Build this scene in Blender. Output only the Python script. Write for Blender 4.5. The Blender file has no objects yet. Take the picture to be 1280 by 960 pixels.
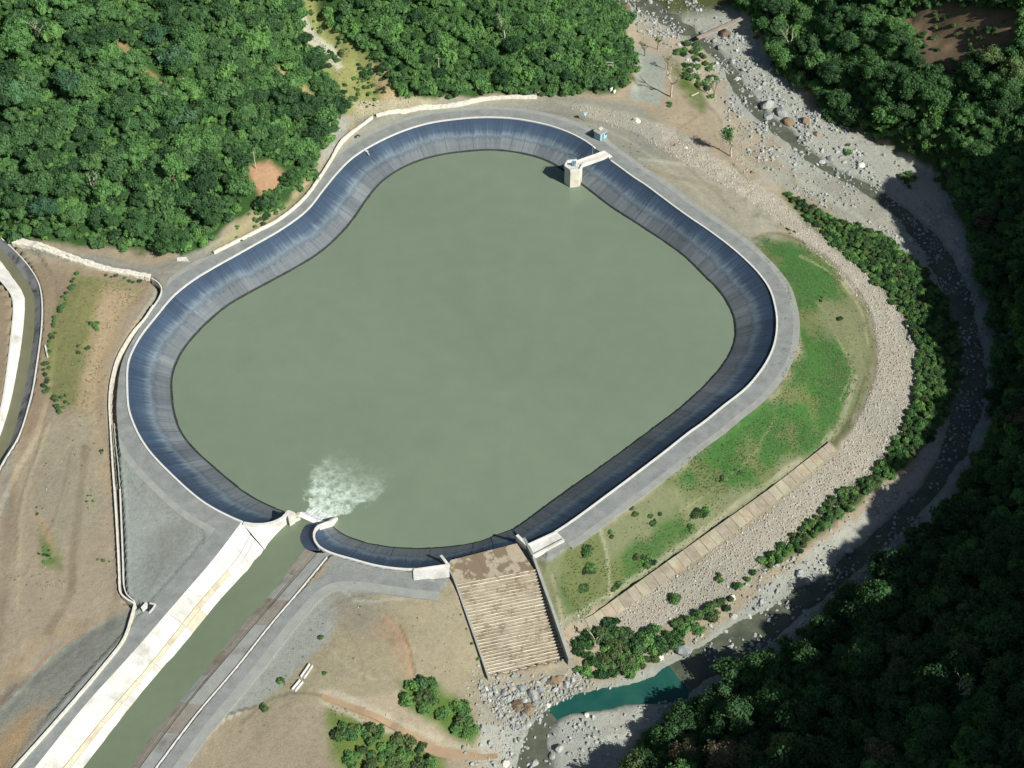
import bpy, math, random
import numpy as np
from mathutils import Vector, Matrix, noise as mnoise
random.seed(7); rng = np.random.default_rng(11)
R = math.radians
sc = bpy.context.scene
# ---------------- camera, sky, sun, exposure ----------------
FPX, CAMH, DEP = 1758.0, 252.0, R(46)
CAMY = -CAMH / math.tan(DEP)
cam_d = bpy.data.cameras.new("camera"); cam = bpy.data.objects.new("camera", cam_d)
sc.collection.objects.link(cam); sc.camera = cam
cam.location = (0, CAMY, CAMH); cam.rotation_euler = (math.pi / 2 - DEP, 0, 0)
cam_d.sensor_width = 36; cam_d.lens = 36 * FPX / 1280; cam_d.clip_end = 3000; cam_d.clip_start = 1
SUN_EL, SUN_AZ = R(39), math.atan2(-0.68, 0.80)          # direction towards the sun in the xy plane
sd = Vector((math.cos(SUN_AZ) * math.cos(SUN_EL), math.sin(SUN_AZ) * math.cos(SUN_EL), math.sin(SUN_EL)))
w = bpy.data.worlds.new("World"); sc.world = w; w.use_nodes = True
nt = w.node_tree; nt.nodes.clear()
sky = nt.nodes.new("ShaderNodeTexSky"); sky.sky_type = 'NISHITA'; sky.sun_disc = False
sky.sun_elevation = SUN_EL; sky.sun_rotation = math.atan2(sd.x, sd.y)
bg = nt.nodes.new("ShaderNodeBackground"); bg.inputs[1].default_value = 0.05
wo = nt.nodes.new("ShaderNodeOutputWorld")
nt.links.new(sky.outputs[0], bg.inputs[0]); nt.links.new(bg.outputs[0], wo.inputs[0])
sun_d = bpy.data.lights.new("sun", 'SUN'); sun_d.energy = 5.0; sun_d.angle = R(0.5); sun_d.color = (1.0, 0.965, 0.90)
sun = bpy.data.objects.new("sun", sun_d); sc.collection.objects.link(sun)
sun.rotation_euler = sd.to_track_quat('Z', 'Y').to_euler(); sun.location = (200, -200, 300)
sc.view_settings.view_transform = 'Standard'; sc.view_settings.look = 'None'
sc.view_settings.exposure = 0.26; sc.view_settings.gamma = 1.0; sc.view_settings.use_curve_mapping = False
sc.cycles.max_bounces = 5; sc.cycles.diffuse_bounces = 2; sc.cycles.glossy_bounces = 2
sc.cycles.transmission_bounces = 2; sc.cycles.transparent_max_bounces = 6; sc.cycles.volume_bounces = 0

# ---------------- pixel <-> world ----------------
cD, sD = math.cos(DEP), math.sin(DEP)
def P(u, v, z=0.0):
    """the point of height z that the photograph shows at pixel (u, v)"""
    a = (u - 640) / FPX; b = (480 - v) / FPX
    d = (a, cD + b * sD, -sD + b * cD)
    t = (z - CAMH) / d[2]
    return (d[0] * t, CAMY + d[1] * t, z)
def proj(x, y, z):
    dy = y - CAMY; dz = z - CAMH
    dep = dy * cD - dz * sD; up = dy * sD + dz * cD
    return 640 + FPX * x / dep, 480 - FPX * up / dep, dep
def PL(pts, z=None):
    return np.array([P(p[0], p[1], p[2] if z is None else z) for p in pts])
def spline(pts, n=6):
    pts = np.asarray(pts, float); out = []
    q = np.vstack([2 * pts[0] - pts[1], pts, 2 * pts[-1] - pts[-2]])
    for i in range(1, len(q) - 2):
        for k in range(n):
            t = k / n
            out.append(0.5 * (2 * q[i] + (q[i+1] - q[i-1]) * t + (2*q[i-1] - 5*q[i] + 4*q[i+1] - q[i+2]) * t*t + (-q[i-1] + 3*q[i] - 3*q[i+1] + q[i+2]) * t**3))
    out.append(pts[-1]); return np.array(out)
def resample(pts, n=None, step=None):
    pts = np.asarray(pts, float)
    s = np.concatenate([[0], np.cumsum(np.linalg.norm(np.diff(pts, axis=0), axis=1))])
    if n is None: n = max(2, int(round(s[-1] / step)) + 1)
    t = np.linspace(0, s[-1], n)
    return np.stack([np.interp(t, s, pts[:, k]) for k in range(pts.shape[1])], 1)
def smooth_path(pts, k=2, it=3):
    p = np.array(pts, float)
    for _ in range(it):
        q = p.copy(); q[1:-1] = (p[:-2] + 2 * p[1:-1] + p[2:]) / 4; p = q
    return p
def normals(path):
    d = np.gradient(path[:, :2], axis=0); d /= np.linalg.norm(d, axis=1)[:, None] + 1e-9
    return np.stack([-d[:, 1], d[:, 0]], 1)                 # left of travel
def offset(path, d):
    n = normals(path); q = path.copy(); q[:, :2] += n * (d if np.isscalar(d) else np.asarray(d)[:, None]); return q
def in_poly(x, y, poly):
    inside = np.zeros(x.shape, bool); n = len(poly)
    for i in range(n):
        x0, y0 = poly[i][0], poly[i][1]; x1, y1 = poly[(i+1) % n][0], poly[(i+1) % n][1]
        if y0 == y1: continue
        c = ((y0 > y) != (y1 > y)) & (x < (x1 - x0) * (y - y0) / (y1 - y0) + x0)
        inside ^= c
    return inside
def dist_line(x, y, pts, closed=False):
    """distance to polyline and parameter (index+t) of the closest point"""
    pts = np.asarray(pts, float); best = np.full(x.shape, 1e9); par = np.zeros(x.shape)
    n = len(pts); rngi = range(n if closed else n - 1)
    for i in rngi:
        ax, ay = pts[i][0], pts[i][1]; bx, by = pts[(i+1) % n][0], pts[(i+1) % n][1]
        dx, dy = bx - ax, by - ay; L = dx*dx + dy*dy + 1e-12
        t = np.clip(((x - ax) * dx + (y - ay) * dy) / L, 0, 1)
        d = (x - ax - t*dx)**2 + (y - ay - t*dy)**2
        m = d < best; best = np.where(m, d, best); par = np.where(m, i + t, par)
    return np.sqrt(best), par
def sdist(x, y, poly):
    d, _ = dist_line(x, y, poly, True)
    return np.where(in_poly(x, y, poly), d, -d)
def _hash(ix, iy, s):
    h = (ix * 374761393 + iy * 668265263 + s * 1274126177) & 0xffffffff
    h = ((h ^ (h >> 13)) * 1274126177) & 0xffffffff
    return ((h ^ (h >> 16)) & 0xffff) / 65535.0
def vnoise(x, y, s=0):
    ix = np.floor(x).astype(np.int64); iy = np.floor(y).astype(np.int64)
    fx = x - ix; fy = y - iy; fx = fx*fx*(3-2*fx); fy = fy*fy*(3-2*fy)
    a = _hash(ix, iy, s); b = _hash(ix+1, iy, s); c = _hash(ix, iy+1, s); d = _hash(ix+1, iy+1, s)
    return (a*(1-fx)+b*fx)*(1-fy) + (c*(1-fx)+d*fx)*fy
def fbm(x, y, scale, octv=4, s=0):
    x = np.asarray(x, float) / scale; y = np.asarray(y, float) / scale; r = 0; a = 0.5; tot = 0
    for o in range(octv):
        r = r + a * vnoise(x, y, s + o * 17); tot += a; a *= 0.5; x = x * 2.03 + 5.1; y = y * 2.03 + 1.7
    return r / tot

# ---------------- traced curves (photo pixels) ----------------
RIM_A = [(357,642.5),(352,647.5),(343,652),(331,654.6),(316,654.8),(302,652),(265,634),(240,616),(212,590),(190,567),(175,545),(165,522),(161,505),(160,480),(160,465),(162,450),(170,432),(180,416),(197,395),(217,371),(242,351),(270,334),(297,319),(320,306),(353,287),(384,264),(404,239),(421,218),(441,198),(468,181),(501,165.6),(535,155),(568,150),(599,147.5),(632,148),(659,151.5),(686,157.5),(710,166),(733,178),(748,190),(761,200),(775,210),(791,222),(806,231.5),(820,242),(840,257),(860,271.5),(883,287),(910,307),(933,327),(950,345),(962,363),(968,383),(970.5,403),(968,427),(960,448),(947,468),(930,487),(903,508),(880,527),(860,541),(824.7,569),(765.6,613.5),(700,661),(659,681)]
WAT_A = [(356,639.5),(337.5,631.7),(316.7,621),(300,610),(281,594),(262,578),(240,557),(225,535),(217.5,507.5),(215.5,480),(217,468),(220,457),(230,437.5),(245,419),(265,399),(287.5,381),(320,362.5),(360,341),(397,319),(424,295.6),(444,272),(461,247),(481,225),(511.5,206.6),(548,195),(589,189.5),(619,188.5),(649,192),(676,199),(700,211),(727,231.5),(742,243),(762,258.5),(800,283),(850,317),(880,346),(897,363),(910,383),(917,403),(917,423),(910,443),(893,467),(860,500),(831,523),(769,569),(700,618),(670,640),(650,655),(640,661)]
RIM_B = [(560,705.5),(540,709),(515.6,711.5),(491,710),(466.7,706),(441.7,699),(413.5,691),(400,684),(393.2,676),(391.7,668),(394,661),(398,656)]
WAT_B = [(575,681.5),(555,683.3),(529,685),(508,684.5),(487.5,683),(456,677.5),(433,669),(421,662.5),(416,657),(414,655),(412,653.5),(410,652)]
ZW, ZC = -5.4, -2.5                     # reservoir water, canal water
def loft_pair(a, za, b, zb, step):
    A = smooth_path(resample(spline(PL(a, za)), step=0.5), it=12)
    B = smooth_path(resample(spline(PL(b, zb)), step=0.5), it=12)
    return A, B
rimA, watA = loft_pair(RIM_A, 0, WAT_A, ZW, 1)
rimB, watB = loft_pair(RIM_B, 0, WAT_B, ZW, 1)
def match(A, B, n):
    """n matching points along both curves, monotone, by nearest distance smoothed"""
    A2 = resample(A, n=n); sB = np.linspace(0, 1, len(B)); out = np.zeros(n)
    for i, p in enumerate(A2):
        f = i / (n - 1); lo = max(0, f - 0.10); hi = min(1, f + 0.10)
        m = (sB >= lo) & (sB <= hi); idx = np.where(m)[0]
        d = np.linalg.norm(B[idx, :2] - p[:2], axis=1); out[i] = sB[idx[np.argmin(d)]]
    out[0] = 0; out[-1] = 1
    k = max(3, n // 40)
    for _ in range(6):
        q = out.copy(); q[1:-1] = (out[:-2] + out[1:-1] + out[2:]) / 3; out = q
    out = np.maximum.accumulate(out)
    return A2, np.stack([np.interp(out, sB, B[:, c]) for c in range(3)], 1)
# canal (left and right bank lines)
CL_EDGE = [(302,652),(265.6,700),(225,747),(162.6,819),(108,879),(43,960),(-40,1064),(-120,1164)]
CL_BERM = [(313,668),(295,700),(255,745),(190,827),(135.5,890),(78.6,960),(-5,1062),(-85,1162)]
CL_WAT  = [(330,687),(309,713),(274,751),(227.6,808),(198,841),(162.6,884),(104,960),(25,1060),(-55,1160)]
CR_EDGE = [(413.5,691),(373,740),(340,778.6),(292.6,838),(244,895),(195,960),(119,1062),(43,1164)]
CR_BERM = [(396,691),(350,744),(322,776),(276,830),(234,880),(176,957),(100,1060),(24,1162)]
CR_WAT  = [(381.5,686),(341.7,738),(317,765),(284.5,803),(238.5,860),(206,898),(162.6,957),(86,1058),(10,1158)]
RIVER = [(770,-120,-7.0,7),(790,-20,-7.6,7),(832,22,-7.8,8),(872,48,-8,4),(905,78,-8.2,3.6),(925,110,-8.5,4.5),(945,138,-8.7,5),(975,163,-9,5.5),(1005,190,-9.2,4),(1040,215,-9.4,3.5),(1090,240,-9.6,5),(1140,280,-9.9,6),(1180,330,-10.2,7),(1200,390,-10.6,8),(1210,450,-10.9,8),(1205,520,-11.3,7),(1172,598,-11.8,5),(1124,652,-12.1,4),(1066,704,-12.4,5),(1014,742,-12.7,6),(952,785,-13,7),(900,815,-13.2,7),(850,848,-13.4,9),(800,864,-13.4,6),(740,876,-13.5,5),(695,890,-13.6,4),(672,920,-13.8,5),(668,965,-14,7),(650,1060,-14.4,8)]
rv = spline(np.array([list(P(*p[:3])) + [p[3]] for p in RIVER]), 8)
# chute corners
CH_T = (P(571,729,-1.2), P(667,711,-1.2)); CH_B = (P(611,847,-11.6), P(706,826,-11.6))
CREST = PL([(559,701),(646,679),(667,711),(571,729)], -1.2)
# ---------------- terrain heights ----------------
CON = [  # (u, v, z) contour and ridge lines; the heights between them are relaxed
 [(-400,300,1),(0,300,.6),(80,305,.5),(160,315,.3),(235,322,.3),(270,312,.4),(350,268,1),(395,220,1),(422,178,1),(445,150,1.2),(500,132,1.5),(560,125,1.5),(640,118,1),(700,115,.5),(770,112,0),(790,100,-1.5),(782,60,-4),(776,0,-6),(760,-100,-6)],
 [(-300,150,16),(0,150,19),(100,150,19),(200,150,18),(300,150,14),(360,120,10)],
 [(-300,-5,38),(0,-5,40),(100,-5,38),(200,-5,36),(300,-5,33),(350,-5,29),(385,-5,25),(450,-5,25),(560,-5,21),(650,-5,17),(720,-5,10)],
 [(385,-5,24),(405,50,15),(440,85,8),(470,120,2)],
 [(-400,330,.3),(0,330,.2),(100,335,.2),(190,345,.2)],
 [(185,395,-.3),(150,440,-.3),(133,500,-.3),(140,620,-.3),(148,720,-.3),(150,800,-.3),(60,900,-.4),(-60,1020,-.5)],
 [(60,345,-.4),(60,450,-.8),(40,560,-1.0),(30,700,-1.2),(20,860,-1.2)],
 [(100,360,.6),(110,440,.2),(95,520,-.3),(105,640,-.4),(100,740,-.8)],
 [(0,870,-1.8),(90,800,-1.8),(150,770,-1.0)],
 [(-300,500,-1),(-300,900,-2),(-200,1200,-2)],
 # road shoulder and bench on the right
 [(500,142,0),(600,133,0),(690,145,0),(745,165,0),(800,210,0),(880,262,0),(945,312,0),(984,360,0),(992,405,0),(986,450,0),(965,490,0),(905,540,0),(850,578,0),(790,622,0),(720,674,0),(690,690,-.2)],
 [(660,128,.2),(740,135,0),(800,155,-.2),(870,195,-.8),(930,250,-1.5),(955,292,-2)],
 [(880,185,-3),(930,215,-5),(990,262,-7),(1060,310,-8.5),(1120,380,-9.5),(1145,450,-10),(1140,520,-10.5),(1100,590,-11),(1000,675,-11.5),(900,745,-11.5),(820,790,-12)],
 [(880,200,-1.5),(925,232,-3),(985,290,-4.5),(1030,325,-6),(1065,365,-8),(1088,420,-9),(1085,480,-9.5),(1045,555,-10),(960,622,-10.5),(860,690,-11),(780,742,-11.4),(735,775,-11.6)],
 [(990,250,-6.3),(1070,295,-7.3),(1140,340,-8.3),(1172,420,-9),(1175,500,-9.5),(1130,580,-10),(1040,650,-10.5),(960,705,-11),(860,775,-11.5)],
 [(840,180,-2.5),(870,130,-5),(850,80,-5.5),(805,70,-5),(800,120,-2.5)],
 [(795,60,-5.5),(800,20,-6.8),(860,60,-7),(895,110,-7.8),(920,160,-7.8),(950,200,-7)],
 # chute flanks
 [(556,722,-.4),(575,775,-4.6),(594,820,-8.4),(604,855,-11.4)], [(678,700,-.4),(700,760,-5.6),(715,800,-9.4),(722,830,-11.6)],
 [(610,862,-12),(660,850,-12),(712,838,-12)],
 # lower left field
 [(420,712,0),(520,732,0)], [(385,740,0),(300,850,0),(215,965,-.2),(120,1090,-.3)],
 [(430,780,-.6),(380,860,-1.2),(290,960,-2)], [(500,800,-1.5),(520,850,-4),(560,890,-8),(600,930,-11.5)],
 [(400,872,-2.4),(450,893,-4),(500,918,-7),(550,938,-10),(610,948,-12.6)], [(395,862,-1.4),(450,880,-3),(505,905,-6)],
 [(380,960,-3),(450,975,-5.5),(540,985,-9.5),(600,1000,-12.5)], [(250,1150,-2),(500,1150,-8),(600,1150,-13)],
 # right bank of the river, hill feet
 [(890,-100,-4),(900,-10,-5),(935,45,-6.3),(975,95,-7.3),(1030,145,-8),(1075,160,-8),(1130,200,-8.5),(1200,240,-8.7),(1235,310,-9.4),(1252,400,-10),(1250,500,-10.6),(1216,595,-11.2),(1146,682,-11.7),(1076,750,-12.2),(996,805,-12.6),(925,862,-12.9),(830,915,-13.2),(750,960,-13.6),(720,1060,-14)],
 [(940,-60,4),(980,-5,3),(1040,35,4),(1100,100,3),(1180,165,3),(1250,215,2),(1300,235,1)],
 [(1010,-60,15),(1080,-5,14),(1180,50,15),(1300,120,15)], [(1100,-60,24),(1190,-15,25),(1300,40,26)],
 [(1300,335,4),(1290,430,1),(1268,520,-1),(1257,610,-3),(1195,705,-5),(1110,790,-7),(1035,850,-8),(950,915,-8),(870,970,-8)],
 [(1400,520,8),(1360,600,4),(1310,710,4),(1220,805,6),(1130,880,4),(1045,950,2),(1000,995,1)],
 [(1300,960,24),(1200,1040,22),(1100,1110,19)],
]
CONW = [ # world lines beyond the frame; the unseen right ridge is shaped to cast shade
 [(-300,200,75),(-180,200,70),(-60,190,52),(0,195,36),(30,200,16)], [(-300,320,100),(-60,320,70),(50,320,5),(110,320,30),(200,320,70)],
 [(110,195,30),(160,190,48),(230,170,62)], [(190,135,42),(230,100,52)],
 [(168,62,24),(182,35,66),(178,0,50),(168,-40,46),(158,-68,48),(148,-98,55),(128,-128,60),(112,-156,66),(92,-195,74)],
 [(360,-260,120),(360,0,140),(360,320,130)], [(158,-112,62),(166,-150,84),(160,-195,98),(150,-245,100)], [(240,-200,80),(240,0,72),(250,90,66)],
 [(-300,-260,-2),(-100,-260,-3),(0,-260,-14),(90,-260,30)],
]
gx0, gx1, gy0, gy1 = -300.0, 360.0, -260.0, 320.0
def relax():
    pts = []
    for L in CON:
        q = np.array([P(*p) for p in L]); pts.append(resample(q, step=0.8))
    for L in CONW: pts.append(resample(np.array(L, float), step=0.8))
    hw = rv[:, 3] / 2
    for s in (-1, 1):
        q = rv[:, :3].copy(); q = offset(q, s * (hw * 1.25 + .4)); q[:, 2] += 0.45; pts.append(resample(q, step=.8))
    q = rv[:, :3].copy(); q[:, 2] -= .6; pts.append(resample(q, step=.8))
    allp = np.vstack(pts); g = None
    for h, it in ((20, 200), (10, 200), (5, 250), (2.5, 300)):
        nx = int((gx1-gx0)/h)+1; ny = int((gy1-gy0)/h)+1
        ix = np.clip(np.round((allp[:,0]-gx0)/h).astype(int), 0, nx-1); iy = np.clip(np.round((allp[:,1]-gy0)/h).astype(int), 0, ny-1)
        s = np.zeros((ny, nx)); c = np.zeros((ny, nx)); np.add.at(s, (iy, ix), allp[:,2]); np.add.at(c, (iy, ix), 1)
        m = c > 0; val = s / np.maximum(c, 1)
        if g is None: g = np.where(m, val, 10.0)
        else:
            X = np.linspace(0, g.shape[1]-1, nx); Y = np.linspace(0, g.shape[0]-1, ny)
            x0 = np.clip(X.astype(int), 0, g.shape[1]-2); y0 = np.clip(Y.astype(int), 0, g.shape[0]-2); fx = X-x0; fy = (Y-y0)[:,None]
            g = (g[y0][:,x0]*(1-fx)+g[y0][:,x0+1]*fx)*(1-fy) + (g[y0+1][:,x0]*(1-fx)+g[y0+1][:,x0+1]*fx)*fy
        for _ in range(it):
            p = np.pad(g, 1, mode='edge')
            g = np.where(m, val, (p[:-2,1:-1]+p[2:,1:-1]+p[1:-1,:-2]+p[1:-1,2:])/4)
    return g
_g = relax(); GH = 2.5
def base_h(x, y):
    X = np.clip((x-gx0)/GH, 0, _g.shape[1]-1.001); Y = np.clip((y-gy0)/GH, 0, _g.shape[0]-1.001)
    x0 = X.astype(int); y0 = Y.astype(int); fx = X-x0; fy = Y-y0
    return (_g[y0,x0]*(1-fx)+_g[y0,x0+1]*fx)*(1-fy)+(_g[y0+1,x0]*(1-fx)+_g[y0+1,x0+1]*fx)*fy
def axis(a, b, h, lo, hi):
    c = list(np.arange(a, b + h/2, h)); s = h
    while c[0] > lo: s = min(s*1.22, 40); c.insert(0, c[0]-s)
    s = h
    while c[-1] < hi: s = min(s*1.22, 40); c.append(c[-1]+s)
    return np.array(c)
AX = axis(-128, 128, 0.5, -900, 900); AY = axis(-92, 150, 0.55, -700, 1100)
GX, GY = np.meshgrid(AX, AY)
Z = base_h(GX, GY)
hill = np.clip((Z - 1.5) / 6, 0, 1); right = np.clip((GX - 40) / 30, 0, 1) * np.clip((-7.5 - Z) / 2 + 1, 0, 1)
Z = Z + hill * (fbm(GX, GY, 30, 4, 3) - .5) * 12 + (1 - hill) * (fbm(GX, GY, 9, 4, 5) - .5) * np.where(Z < -1.2, .7, .12)
far = np.clip((np.maximum(np.abs(GX), np.abs(GY - 20)) - 320) / 300, 0, 1)
Z = Z + far * (60 + 90 * fbm(GX, GY, 220, 3, 9))
RIMP = np.vstack([rimA, rimB])                         # closed outline of the basin
dr = np.where((np.abs(GX) < 140) & (GY > -80) & (GY < 130), sdist(GX, GY, resample(RIMP, step=2.0)), -99)
flat = np.clip((8.0 + dr) / 2.0, 0, 1)                 # 1 within 6 m of the rim
Z = np.where((dr < 0) & (Z > -.8) & (Z < 1.6), Z * (1 - flat), Z)
# canal beds
def lines(pts, z, n=80): return resample(spline(PL(pts, z)), n=n)
cle, clw, cre, crw = lines(CL_EDGE, 0), lines(CL_WAT, ZC), lines(CR_EDGE, 0), lines(CR_WAT, ZC)
clb, crb = lines(CL_BERM, -1.25), lines(CR_BERM, -1.25)
canal_poly = np.vstack([cle, cre[::-1]])
poolp = PL([(302,652),(331,655),(350,649),(362,640),(370,640),(402,655),(398,656),(391.7,668),(400,684),(413.5,691)], 0)[:, :2]
near = (np.abs(GX) < 160) & (GY < 0)
dcan = np.full(GX.shape, -99.0); dcan[near] = sdist(GX[near], GY[near], canal_poly)
Z = np.where((dcan > -5) & (dcan < 0) & (Z > -1), 0, Z)
Z = np.where(dcan > 0, -9, Z)
Z = np.where(in_poly(GX, GY, poolp), -9, Z)
# second canal at the left edge
C2L = [(-60,290),(-20,330),(10,362),(17,382),(14,420),(8,470),(0,515),(-20,570),(-60,640)]
C2LW = [(-50,285),(-5,320),(22,356),(31,372),(28,420),(20,470),(10,515),(-8,565),(-45,640)]
C2RW = [(-38,280),(8,318),(35,355),(43,374),(42,420),(34,470),(24,515),(8,565),(-30,640)]
C2R = [(-25,275),(20,315),(44,345),(52,370),(52,410),(44,470),(38,500),(24,545),(2,582),(-25,640)]
c2l, c2lw, c2rw, c2r = [resample(spline(PL(q, z)), n=60) for q, z in ((C2L,-.4),(C2LW,-2.2),(C2RW,-2.2),(C2R,-.4))]
c2poly = np.vstack([c2l, c2r[::-1]])
m = (GX < -90) & (GY > -60) & (GY < 120); d2 = np.full(GX.shape, -99.0); d2[m] = sdist(GX[m], GY[m], c2poly)
Z = np.where((d2 > -4) & (d2 <= 0), -.42, Z); Z = np.where(d2 > 0, -5, Z)
# drain beside the ring road
DRAIN = [(176,345.5),(187,348),(195,355),(199,363),(196,372),(188,383),(176,401),(160,427),(148,452),(143,478),(141,515),(145,580),(149,630),(151.5,680),(152.5,717),(153.5,741),(160,751),(171,757.5)]
drain = smooth_path(resample(spline(PL(DRAIN, 0)), step=.6), it=4)
m = (GX < -50) & (GY < 60); dd = np.full(GX.shape, 99.0); dd[m] = dist_line(GX[m], GY[m], resample(drain, step=1.5))[0]
Z = np.where((dd < 1.3) & (dd > .75), -.02, Z)
Z = np.where(dd < .75, -1.9, Z)
# chute bed
chp = [CREST[0][:2], CREST[1][:2], CH_B[1][:2], CH_B[0][:2]]
m = (GX > -30) & (GX < 40) & (GY < -20) & (GY > -95); dch = np.full(GX.shape, -99.0); dch[m] = sdist(GX[m], GY[m], chp)
Z = np.where(dch > 0.2, Z - 2.8 - 1.2, Z)
# river bed
dv, pv = dist_line(GX, GY, rv[::2]); hwv = np.interp(pv*2, np.arange(len(rv)), rv[:,3]/2); zv = np.interp(pv*2, np.arange(len(rv)), rv[:,2])
edge = hwv * (1 + .45 * (fbm(GX, GY, 7, 3, 21) - .5) * 2)
Z = np.where(dv < edge, np.minimum(Z, zv - .75 * (1 - (dv/edge)**2)), Z)
Z = np.where((dv >= edge) & (dv < edge + 7), np.maximum(Z, zv + .08 + .05 * (dv-edge)), Z)
# inside the basin
Z = np.where(dr > 0, -12, Z)
def ground(x, y):
    x = np.asarray(x, float); y = np.asarray(y, float)
    i = np.clip(np.searchsorted(AX, x) - 1, 0, len(AX)-2); j = np.clip(np.searchsorted(AY, y) - 1, 0, len(AY)-2)
    fx = np.clip((x-AX[i])/(AX[i+1]-AX[i]), 0, 1); fy = np.clip((y-AY[j])/(AY[j+1]-AY[j]), 0, 1)
    return (Z[j,i]*(1-fx)+Z[j,i+1]*fx)*(1-fy)+(Z[j+1,i]*(1-fx)+Z[j+1,i+1]*fx)*fy
def hit(u, v):
    """the ground point the photograph shows at (u, v)"""
    z = 60.0; prev = None
    while z > -20:
        p = P(u, v, z); g = float(ground(p[0], p[1]))
        if g >= z:
            a, b = z, (prev if prev is not None else z)
            for _ in range(12):
                c = (a+b)/2; p = P(u, v, c)
                if float(ground(p[0], p[1])) >= c: a = c
                else: b = c
            return P(u, v, (a+b)/2)
        prev = z; z -= 0.8
    return P(u, v, -13)
# ---------------- ground colours (the materials' own colours, by place) ----------------
def A(r, g, b, k=0.82):
    f = lambda c: ((c/255+.055)/1.055)**2.4 if c > 10 else c/255/12.92
    return np.array([f(r)*k, f(g)*k, f(b)*k])
U, V, DEPT = proj(GX, GY, Z); V0 = V
nU = (fbm(GX, GY, 6, 4, 31) - .5); nV = (fbm(GX, GY, 6, 4, 47) - .5)
COL = np.zeros(GX.shape + (3,)); COL[:] = A(164,150,131)
LFOREST = [(-900,285),(0,298),(80,303),(150,312),(235,318),(262,305),(285,283),(300,277),(318,262),(335,278),(350,262),(385,222),(408,178),(425,150),(450,138),(490,125),(560,122),(640,118),(700,118),(770,112),(790,100),(785,60),(775,20),(765,-10),(750,-450),(-900,-450)]
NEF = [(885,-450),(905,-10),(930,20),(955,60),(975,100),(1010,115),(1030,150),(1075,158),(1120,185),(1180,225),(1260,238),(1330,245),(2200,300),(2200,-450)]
SEF = [(1330,225),(1185,228),(1216,310),(1234,400),(1236,505),(1228,570),(1195,622),(1150,672),(1092,718),(1040,758),(985,796),(925,842),(893,878),(805,915),(785,965),(740,1400),(2200,1400),(2200,240)]
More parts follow.
